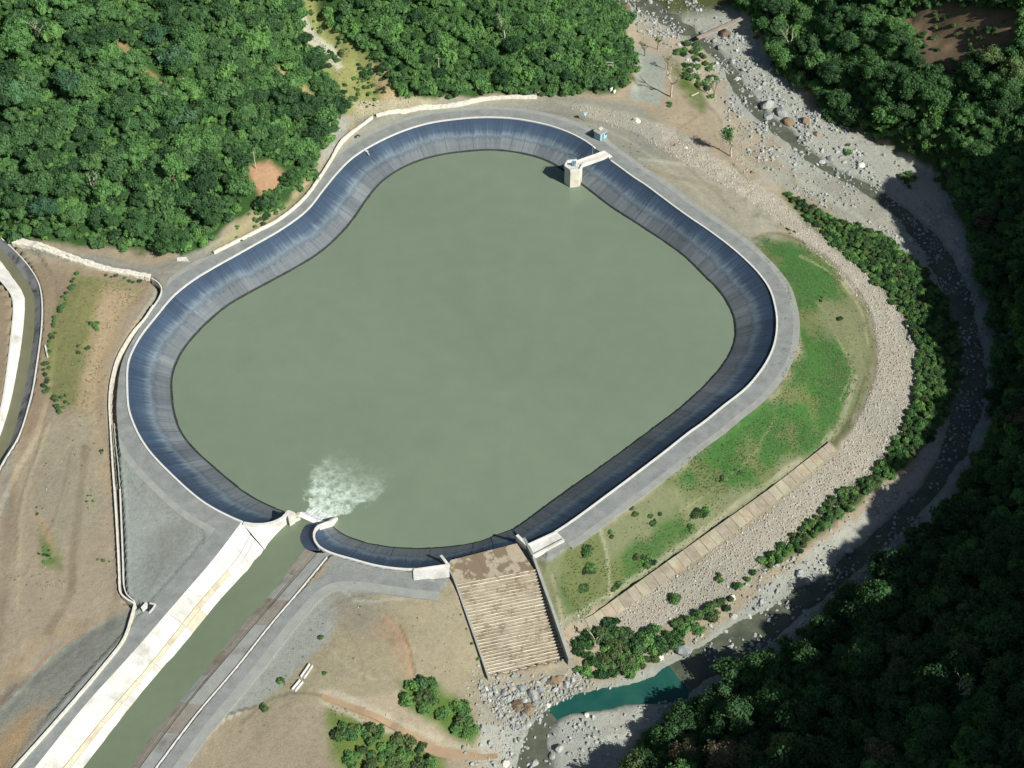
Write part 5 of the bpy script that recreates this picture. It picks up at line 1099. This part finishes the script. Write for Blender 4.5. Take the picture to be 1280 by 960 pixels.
for rank, i in enumerate(order):
    if rank >= NTREE or px_r[i] < 0: rest.append(i); continue
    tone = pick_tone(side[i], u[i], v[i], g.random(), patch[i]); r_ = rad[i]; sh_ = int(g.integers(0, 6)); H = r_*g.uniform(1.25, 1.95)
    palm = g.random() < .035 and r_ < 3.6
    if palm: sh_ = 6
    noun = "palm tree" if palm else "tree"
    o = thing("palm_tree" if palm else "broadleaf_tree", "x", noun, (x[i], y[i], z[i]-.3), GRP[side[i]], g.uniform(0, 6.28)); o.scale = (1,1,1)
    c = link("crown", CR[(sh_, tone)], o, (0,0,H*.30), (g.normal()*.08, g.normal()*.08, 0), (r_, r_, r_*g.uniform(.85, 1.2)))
    t_ = link("trunk", TRUNKS[rank % 3], o, None, None, (r_*1.1, r_*1.1, H))
    key, dist = where(u[i], v[i], tone, noun); recs.append((o, key, dist)); first.setdefault((sh_, tone), c)
crown_src = [first[k] for k in first if k[0] != 6 and k[1] in ('dark green', 'mid green')][:12]
rest = np.array(rest)
k = len(rest)
scatter("forest_canopy", "unbroken mass of smaller crowns filling the forest between the larger trees", "forest", np.stack([x[rest], y[rest], z[rest]+rad[rest]*.35], 1),
        np.stack([g.normal(size=k)*.1, g.normal(size=k)*.1, g.uniform(0, 6.28, k)], 1), np.stack([rad[rest], rad[rest], rad[rest]*g.uniform(.8, 1.2, k)], 1), crown_src)
# ---------------- shrubs ----------------
srecs = []; sfirst = {}
def shrub(px_, py_, pz_, r_, tone, group, noun="shrub"):
    sh_ = int(g.integers(0, 4)); o = link("shrub", SH[(sh_, tone)], None, (px_, py_, pz_-.1), (g.normal()*.1, g.normal()*.1, g.uniform(0, 6.28)), (r_, r_, r_*g.uniform(.7, 1.1)))
    tag(o, "x", "shrub", group); uu, vv, _ = proj(px_, py_, pz_); return o, uu, vv
HEDGE = [(975,238),(990,245),(1040,272),(1100,293),(1150,333),(1182,375),(1198,420),(1201,470),(1190,512),(1160,556),(1125,590),(1080,622),(1040,656),(1000,690),(960,712),(948,702),(990,668),(1035,626),(1090,590),(1118,555),(1142,500),(1146,440),(1132,400),(1100,360),(1055,318),(1008,278)]
HEDGE2 = [(862,770),(905,750),(915,762),(870,790),(830,815),(812,840),(760,850),(722,842),(715,815),(722,790),(770,780),(800,795),(835,782)]
PATCH1 = [(500,852),(530,850),(555,866),(580,885),(592,915),(585,925),(560,912),(520,890),(505,875)]
PATCH2 = [(425,900),(460,905),(500,920),(540,940),(550,975),(440,975),(415,925)]
MOUND = [(845,60),(872,55),(890,80),(902,115),(890,130),(868,105),(850,95)]
def fill(poly, s, r0, r1, tones, group, noun, keep=1.0):
    pts = np.array([hit(*p) for p in poly]); x_, y_ = jgrid(pts[:,0].min()-2, pts[:,0].max()+2, pts[:,1].min()-2, pts[:,1].max()+2, s); z_, u_, v_, d_ = uvz(x_, y_)
    ok = in_poly(u_ + (fbm(x_, y_, 4, 2, 8)-.5)*12, v_ + (fbm(x_, y_, 4, 2, 9)-.5)*8, poly) & (g.random(len(x_)) < keep)
    return [(a, b_, c, g.uniform(r0, r1), tones[int(g.integers(0, len(tones)))], group, noun) for a, b_, c in zip(x_[ok], y_[ok], z_[ok])]
allsh = fill(HEDGE, 1.6, .9, 1.55, ['bright green','bright green','mid green','mid green','olive green'], "shrubs of the curved hedge beside the river", "shrub")
allsh += fill(HEDGE2, 1.9, 1.2, 2.2, ['mid green','bright green','olive green','dark green'], "bushes by the foot of the spillway", "bush")
allsh += fill(PATCH1, 2.2, 1.4, 2.4, ['mid green','olive green','bright green'], "bushes in the hollow left of the spillway", "bush") + fill(PATCH2, 1.9, 1.0, 2.1, ['mid green','bright green','olive green'], "bushes below the muddy rivulet", "bush", .85)
allsh += fill(MOUND, 2.4, 1.0, 1.8, ['mid green','olive green'], "bushes on the mound by the stony river", "bush", .7)
for line, s, r0, r1, gr_, tones in (([(95,345),(84,370),(72,395),(62,430),(57,455),(58,480),(66,500),(76,515)], 1.3, .6, 1.1, "hedge along the left terrace", ['dark green','mid green','olive green']),
                             ([(135,343),(160,350),(178,352)], 1.6, .5, .9, "hedge along the left terrace", ['mid green','bright green']), ([(942,716),(920,738),(905,752)], 2.4, .7, 1.2, "shrubs of the curved hedge beside the river", ['mid green','olive green']),
                             ([(572,752),(585,795),(596,825)], 3.0, .4, .7, "small bushes along the left chute wall", ['dark green','mid green'])):
    q = resample(np.array([hit(*p) for p in line]), step=s)
    for p in q: allsh.append((p[0]+g.normal()*.5, p[1]+g.normal()*.5, float(ground(p[0], p[1])), g.uniform(r0, r1), tones[int(g.integers(0, len(tones)))], gr_, "shrub"))
for (u_, v_, n_, r_, sp_) in ((735,690,7,1.2,5),(742,712,6,1.2,6),(730,735,5,1.1,6),(770,735,4,1.0,4),(805,700,8,1.1,8),(812,706,4,1,6),(878,640,8,1.2,8),(862,658,4,.9,5),(820,645,4,.9,8),(787,640,4,.9,6),(843,748,3,1.5,3),(760,668,3,.9,6),(900,597,3,.8,5),(922,590,3,.8,5),(1045,400,2,.8,5),(1025,372,3,.8,8),(118,410,5,.8,7),(105,440,5,.7,14),(85,505,5,.6,10),
                            (350,855,4,.9,5),(330,884,6,.9,4),(402,797,3,.7,3),(405,842,2,.7,2),(60,695,8,.5,10),(45,640,3,.4,6),(110,625,4,.4,6),(148,690,3,.6,4),(128,565,3,.5,3),(130,700,3,.5,5),(900,725,4,.9,6),(840,180,2,.5,3),(838,130,3,1.0,3),(752,112,6,1.1,7),(735,100,6,1.2,9),(770,60,5,1.3,6),
                            (395,100,6,1.4,8),(420,75,8,1.3,10),(455,100,9,1.3,12),(440,125,8,1.3,10),(375,20,3,1,6),(425,30,8,1.5,10),(470,70,6,1.3,7),(350,255,9,1.2,10),(335,265,6,1.1,8),(370,235,6,1.0,8),(1165,40,16,1.1,22),(1230,50,18,1.1,26),(1200,85,10,1.1,18),(400,40,8,.9,12),(455,85,10,1.0,14),(480,105,10,.9,12),(430,60,12,.8,14),(390,20,8,.8,10),(450,110,12,.8,14),(465,90,12,.8,12),(418,115,10,1.1,12),(465,130,6,.7,10),(320,275,8,.9,12),(300,292,5,.7,8),(340,240,5,.7,8),(1240,40,5,1.2,14),(1210,80,5,1.1,12),(990,290,4,.5,8),(780,800,5,1.8,6),(1130,225,8,1.3,12),(1060,190,6,1.2,8),(1180,228,6,1.4,10)):
    for _ in range(n_):
        p = hit(u_ + g.normal()*sp_*.6, v_ + g.normal()*sp_*.5); on_left_hill = u_ < 560 and v_ < 300  # bushes on the left hillside draw from a darker tone list
        allsh.append((p[0], p[1], p[2], r_*g.uniform(.6, 1.25), (['brownish','olive green','brownish'] if u_ > 1100 and v_ < 120 else ['mid green','bright green','olive green'] if not on_left_hill else ['mid green','olive green','dark green'])[int(g.integers(0, 3))], "scattered bushes on open ground", "bush"))
sc_ = [q[3]/proj(q[0], q[1], q[2])[2] for q in allsh]; o_ = np.argsort(-np.array(sc_)); restsh = []
LAND += [(1060,300,"north end of the curved hedge"),(1170,360,"hedge's upper bend"),(1190,450,"hedge's outermost bend"),(1150,560,"hedge's lower bend"),(1060,640,"narrow part of the hedge"),(980,700,"south end of the hedge"),(780,815,"spillway's right wall foot"),(545,880,"hollow left of the spillway"),(480,940,"muddy rivulet"),(868,90,"mound by the river"),(60,450,"left terrace edge"),(800,700,"middle of the tan drain strip"),(735,710,"lower end of the grassy embankment"),(880,640,"middle of the grassy embankment"),(350,250,"parapet below the orange patch")]
for rank, i in enumerate(o_):
    q = allsh[i]
    if rank < 296:
        o, uu, vv = shrub(*q[:5], q[5], q[6]); key, dist = where(uu, vv, q[4], q[6]); srecs.append((o, key, dist)); sfirst.setdefault((o.data.name), o)
    else: restsh.append(q)
assign_labels(recs + srecs)
ssrc = [o for o in sfirst.values()]; green_src = [o for o in ssrc if o.data.materials[0].name in ('leaf_mid_green', 'leaf_bright_green', 'leaf_dark_green', 'leaf_olive_green')][:12]
if restsh:
    q = np.array([(a[0], a[1], a[2]-.1, a[3]) for a in restsh]); k = len(q)
    scatter("low_scrub", "small leftover bushes spread thinly over the open slopes", "scrub", q[:, :3], np.stack([np.zeros(k), np.zeros(k), g.uniform(0,6.28,k)],1), np.repeat(q[:,3:4], 3, 1), green_src)
under_src = [o for o in ssrc if o.data.materials[0].name in ('leaf_mid_green', 'leaf_bright_green')][:12]
# undergrowth in the forests
x, y, z, u, v, d, side = forest_points(1.9, -200, 190, -140, 215); k = len(x); r_ = (1.1 + 1.6*g.random(k)**2)*(.6 + 1.0*fbm(x, y, 12, 3, 14))
scatter("forest_undergrowth", "dense low undergrowth covering the hillsides below the trees", "undergrowth", np.stack([x, y, z-.1], 1), np.stack([g.normal(size=k)*.15, g.normal(size=k)*.15, g.uniform(0,6.28,k)],1), np.stack([r_, r_, r_*g.uniform(.7,1.7,k)],1), under_src)
# scrub on the scars and the open patches of the left hill: thin
def spread(poly, s, keep, wob=10, also=None):
    pts = np.array([hit(*p) for p in poly]); x_, y_ = jgrid(pts[:,0].min()-2, pts[:,0].max()+2, pts[:,1].min()-2, pts[:,1].max()+2, s); z_, u_, v_, d_ = uvz(x_, y_)
    ok = in_poly(u_ + (fbm(x_, y_, 5, 3, 18)-.5)*wob*2, v_ + (fbm(x_, y_, 5, 3, 19)-.5)*wob*2, poly) & (fbm(x_, y_, 6, 3, 77)*.7 + g.random(len(x_))*.5 < keep + .1)
    return np.stack([x_[ok], y_[ok], z_[ok]], 1)
def tufts(name, label, polys, s, keep, meshes, r0, r1):
    P_ = np.vstack([spread(p, s, keep) for p in polys]); k = len(P_); r_ = g.uniform(r0, r1, k)
    srcs = [tag(link(name + "_clump", m_, None, tuple(P_[int(k*(i+.5)/len(meshes))]), None, ((r0+r1)/2,)*3), f"{label.split(' covering')[0].split(' on ')[0]} clump number-free", "grass clump") for i, m_ in enumerate(meshes)]
    for i, s_ in enumerate(srcs): s_['kind'] = 'stuff'; s_['label'] = "clump of " + label.split(' covering')[0].split(' on ')[0]
    return scatter(name, label, "grass", P_, np.stack([np.zeros(k), np.zeros(k), g.uniform(0,6.28,k)],1), np.stack([r_, r_, r_*g.uniform(.7,1.2,k)],1), srcs)
G1 = [[(945,305),(990,300),(1035,325),(1062,370),(1030,380),(1000,400),(985,360),(965,330)], [(995,390),(1060,440),(1072,470),(1055,510),(1040,550),(960,590),(880,600),(860,575),(900,552),(975,498),(1000,440)], [(860,575),(920,545),(960,590),(930,615),(890,620),(830,600)], [(700,700),(745,665),(760,700),(850,640),(870,660),(800,720),(720,775),(700,740)]]
gm = [tuft_mesh("grass_clump", 31+i, 12, M_grass, .16, .5) for i in range(3)]; dm = [tuft_mesh("grass_clump", 41+i, 12, M_dry, .18, .5) for i in range(2)]
tufts("green_grass", "bright green grass covering the outer embankment", G1, .5, .52, gm, .35, .85)
tufts("dry_grass", "dry yellowish grass on the embankment and the left terrace", [[(960,330),(1075,375),(1095,430),(1088,490),(1045,560),(960,628),(860,695),(770,750),(700,790),(680,720),(800,630),(900,560),(975,500)], [(95,345),(160,352),(178,365),(150,400),(128,445),(115,500),(85,515),(62,490),(65,430)], [(372,0),(398,0),(420,50),(470,80),(500,125),(440,145),(405,90)], [(345,84),(365,95),(402,125),(375,125)], [(400,880),(440,890),(540,945),(430,960)]], .8, .42, dm, .35, .8)

BARE = [[(60,520),(135,450),(140,620),(146,730),(60,780),(5,840),(20,680)], [(430,725),(555,735),(600,850),(590,920),(500,850),(390,860),(300,930),(250,960)], [(20,340),(90,345),(70,400),(55,520),(30,560)], [(690,130),(800,150),(900,215),(960,290),(880,260),(780,190)], [(215,960),(290,895),(400,885),(410,960)], [(800,110),(830,110),(880,150),(940,220),(900,210),(830,150)]]
tufts("bare_ground_weeds", "thin weeds dotted over the bare soil and gravel yards", BARE, 1.5, .26, [dm[1].copy(), gm[2].copy()], .3, .8)
# ---------------- rocks ----------------
BT = [rock_mesh("river_boulder", 60+i, M_rock) for i in range(5)] + [rock_mesh("river_boulder", 70+i, M_dkrock) for i in range(2)] + [rock_mesh("river_boulder", 75, M_stone)]
BL = [(959,132,10,0),(977,142,9.5,1),(960,147,8,2),(975,166,4.5,3),(922,101,5.5,0),(944,136,4,1),(978,126,4,2),(1006,152,7,5),(985,153,9,6),(948,111,3.2,4),(1027,204,5,3),(1037,199,5,0),(1076,207,5.5,7),(1021,168,4.5,5),(782,11,9,6),(907,43,8,5),(770,4,7,0),(812,4,5,1),(857,185,3,7),(940,216,3,5),(795,152,6,7),(788,14,5,1),(800,40,4,2),(835,42,3,0),(880,42,5,4),(893,52,4,2),(900,60,5,1),(915,78,4,0),(930,88,4,3),(955,105,4,1),(935,122,4,2),(968,112,3.5,4),
 (916.5,771,5.5,0),(936,771,4,1),(907,789,4,3),(1000,718,7,2),(1010,727,6,0),(915,746,4.5,7),(1098,672,5,1),(1061,689,6,4),(1068,683,4,2),(1045,694,4,0),(1030,702,4,3),(826,822,4.5,7),(853,814,11,2),(699,937,6.5,0),(662,887,9,5),(647,883,9,5),(653,860,6,4),(690,852,8,5),(698,848,7,6),(666,869,8,1),(636,874,5.5,0),(685,882,4,7),(669,958,8,3),(632,955,6,7),(733,894,4,7),(645,868,5,2),(655,875,5,3),(675,862,6,0),(680,850,5,4),(640,860,5,1),(630,866,5,3),(670,880,6,2),(654,895,6,4),(640,900,5,0),(646,909,4,1),(660,905,5,3),(676,895,4,2),(694,862,5,0),(708,856,5,1),(716,850,4,4),(628,885,4,2),(725,860,4,3),(1197,300,4,0),(1190,440,4,1),(1213,470,4,2),(1208,452,3,7),(1140,330,3,1),(745,928,3,0),(690,945,5,3),(650,925,4,1),(712,905,3,0)]
LAND_R = [(782,11,"top stream bend"),(907,43,"footbridge's far end"),(925,100,"upper rapids"),(965,140,"cluster of biggest river boulders"),(1032,202,"tail of the upper stream"),(857,185,"bench stone band"),(795,152,"blue hut"),(915,780,"bend above the teal pool"),(1005,722,"stony rapids"),(1065,686,"shadow edge on the gravel bank"),(840,818,"head of the teal pool"),(650,880,"foot of the spillway"),(695,852,"right side of the spillway foot"),(668,950,"bottom stony river"),(1200,440,"hedge's outer bend"),(640,860,"left corner of the spillway foot")]
brecs = {}
for (u_, v_, rp_, k_) in BL:
    p = hit(u_, v_); dd_ = proj(*p)[2]; r_ = rp_*dd_/FPX*1.05; o = link("river_boulder", BT[k_], None, (p[0], p[1], p[2] + r_*.12), (g.normal()*.15, g.normal()*.15, g.uniform(0, 6.28)), (r_, r_, r_))
    i = min(range(len(LAND_R)), key=lambda q: (LAND_R[q][0]-u_)**2 + (LAND_R[q][1]-v_)**2); cl = 'grey' if k_ < 5 else ('brown' if k_ < 7 else 'whitish')
    sz = 'large' if rp_ >= 7 else ('medium' if rp_ >= 4.6 else 'small'); tag(o, None, "boulder", "boulders in and beside the river"); brecs.setdefault((sz, cl, LAND_R[i][2]), []).append((u_, o))
for (sz, cl, lm), L in brecs.items():
    L.sort(key=lambda q: q[0])
    for k_, (_, o) in enumerate(L): o['label'] = f"{sz} {cl} boulder, {lm}" + (f", {ORD[k_]}from the left" if len(L) > 1 else "")
bs = [o for o in sc.objects if o.name.startswith("river_boulder")][:12]
# stone fields
CB = [link("cobble", rock_mesh("cobble", 300+i, M_cobble if i < 3 else M_rock, 1, .7), None, hit(*[(1000,290),(1100,400),(1110,500),(1120,300)][i]), None, (.35,.35,.3)) for i in range(4)]
for i, o in enumerate(CB): tag(o, ["tan stone in the middle of the band below the grass's top end", "tan stone in the band right of the ditch bend", "tan stone in the widest part of the band", "grey stone on the bank beside the shaded gravel"][i], "stone")
BAND = [(700,131),(760,135),(815,150),(860,172),(905,205),(960,238),(1010,275),(1070,320),(1118,380),(1143,450),(1138,530),(1098,595),(1000,678),(900,748),(800,795),(735,790),(765,768),(870,703),(965,632),(1050,565),(1085,500),(1100,450),(1088,400),(1052,345),(990,292),(930,247),(860,207),(800,172),(740,148)]
a_ = spread(BAND, .62, .80, 4); keep = (a_[:,0]*0+g.random(len(a_))) < np.where(proj(a_[:,0], a_[:,1], a_[:,2])[1] < 175, .45, .92); a_ = a_[keep]; k = len(a_); r_ = .16 + .26*g.random(k)**2
scatter("stone_band", "broad band of loose tan and pale cobbles between the embankment and the hedge", "cobbles", a_, g.uniform(0, 6.28, (k, 3)), np.stack([r_, r_, r_], 1), CB[:3])
x, y = jgrid(-10, 140, -110, 205, .72); z, u, v, d = uvz(x, y); dr_v = dist_line(x, y, rv[::3])[0]; wv_ = 14 + 10*fbm(x, y, 20, 2, 4)
ok = (dr_v < wv_) & (z < -6.3) & ~in_poly(u, v, SEF) & ~in_poly(u, v, HEDGE) & ~in_poly(u, v, BAND) & ~in_poly(u, v, HEDGE2); pool = in_poly(u, v, [(880,820),(870,870),(690,905),(690,885),(800,850)]); dens = fbm(x, y, 7, 4, 66)
ok &= ~pool & (g.random(len(x)) < np.clip((dens-.36)*3.0, .14, .85)); x, y, z = x[ok], y[ok], z[ok]; k = len(x); r_ = .15 + (.58 + .2*(y > 95))*g.random(k)**3.6; dch_, pch_ = dist_line(x, y, rv); zch = np.interp(pch_, np.arange(len(rv)), rv[:,2]); z = np.where((dch_ < np.interp(pch_, np.arange(len(rv)), rv[:,3])*.55) & (r_ > .3), zch - r_*.2, z)
scatter("river_stones", "grey and white stones strewn over the river bed and its gravel banks", "river stones", np.stack([x, y, z+r_*.1], 1), g.uniform(0, 6.28, (k, 3)), np.stack([r_, r_, r_*.8], 1), [CB[3]] + bs[:5])
for polys, s, kp, r0, nm, lb in (([[(600,858),(720,835),(745,855),(700,885),(665,925),(625,905)]], .8, .9, .5, "riprap", "jumbled riprap at the foot of the stepped spillway"),
     ([[(425,130),(500,120),(560,122),(500,138),(452,152),(400,195),(395,185)], [(398,145),(440,140),(420,190),(402,200)], [(385,40),(400,60),(430,85),(425,95),(400,70)], [(372,0),(384,0),(396,45),(380,30)], [(905,178),(945,185),(950,215),(920,220)]], .9, .5, .28, "rubble", "pale rubble on the slope above the bend of the ring road"),
     ([[(415,868),(450,876),(500,900),(560,928),(625,934),(625,952),(560,950),(500,932),(440,898),(400,884)], [(430,745),(520,800),(480,860),(390,850)], [(118,575),(138,575),(140,600),(120,598)], [(60,540),(130,520),(140,700),(40,760)], [(600,860),(640,870),(640,920),(600,910)], [(440,735),(550,740),(590,840),(500,840)], [(640,880),(700,905),(700,960),(600,960),(600,930)]], 1.2, .24, .16, "field_stones", "small pale stones on the bare soil and beside the muddy rivulet")):
    a_ = np.vstack([spread(p, s, kp, 4) for p in polys]); k = len(a_); r_ = r0*(.5+1.1*g.random(k)**2)
    scatter(nm, lb, "stones", a_ + np.array([0,0,.05]), g.uniform(0, 6.28, (k, 3)), np.stack([r_, r_, r_*.8], 1), [CB[3], CB[0]] + bs[:4])

# ---------------- bare and sparse trees ----------------
DEADT = [(52,60,'near the top left corner'),(208,150,'above the orange landslide patch'),(120,250,'above the stone strip'),(630,50,'above the rough parapet wall'),(985,70,'above the biggest river boulders'),(1190,880,'in the lower right shade')]
def bare_tree(u_, v_, H, label, leaves, seed, bark, name="bare_tree", tone='mid green'):
    rg = random.Random(seed); p = hit(u_, v_); o = thing(name, label, "tree", (p[0], p[1], p[2]-.2)); mb = MB(); tips = []
    def grow_(a, dirv, L, r, dep):
        b_ = a + dirv*L; mid = a + dirv*L*.5 + Vector((rg.uniform(-1,1), rg.uniform(-1,1), 0))*L*.08; mb.tube([a, mid, b_], [r, r*.85, r*.68], 5)
        if dep == 0: tips.append(b_); return
        for k_ in range(3 if dep > 1 else 2):
            q = (dirv + Vector((rg.uniform(-1,1), rg.uniform(-1,1), rg.uniform(-.1,.8)))*.75).normalized(); grow_(b_, q, L*rg.uniform(.55,.8), r*.62, dep-1)
        tips.append(b_)
    grow_(Vector((0,0,0)), Vector((rg.uniform(-.08,.08), rg.uniform(-.08,.08), 1)).normalized(), H*.40, H*.030, 3)
    mb.build("trunk", bark, o)
    if leaves:
        V_ = []; F_ = []; gg_ = np.random.default_rng(seed)
        for tp in tips:
            for _ in range(leaves):
                c = np.array(tp) + gg_.normal(size=3)*H*.045; a_, b_ = gg_.normal(size=3)*.17, gg_.normal(size=3)*.17; k_ = len(V_); V_ += [c-a_, c-b_, c+a_, c+b_]; F_.append((k_, k_+1, k_+2, k_+3))
        link("foliage", mesh("foliage", V_, F_, LEAF[tone]), o)
    return o
bare_tree(839, 121, 12.5, "tall leafless tree with a pale trunk beside the grey gravel slab", 0, 4, M_palebark)
bare_tree(914, 196, 11, "sparse young tree with thin green tufts near the stone band", 16, 8, M_palebark, "young_tree", 'mid green')
bare_tree(892, 122, 6, "thin leafless tree on the mound by the stony river", 2, 12, M_trunk)
bare_tree(742, 808, 6.5, "grey leafless tree leaning at the right side of the spillway", 2, 15, M_palebark)
bare_tree(757, 812, 5.0, "small grey leafless bush tree behind the spillway's right wall end", 4, 19, M_trunk, tone='olive green')
for i, (u_, v_, w_) in enumerate(DEADT): bare_tree(u_, v_, 9.5, f'leafless pale forest tree {w_}', 3, 60+i, M_palebark)
for i, (u_, v_) in enumerate(((822,62),(806,70),(835,88))): bare_tree(u_, v_, 5.5, ["leafless shrub tree at the top end of the gravel slab", "leafless shrub tree on the left of the gravel slab's top", "leafless shrub tree between the gravel slab and the mound"][i], 1, 30+i, M_trunk)
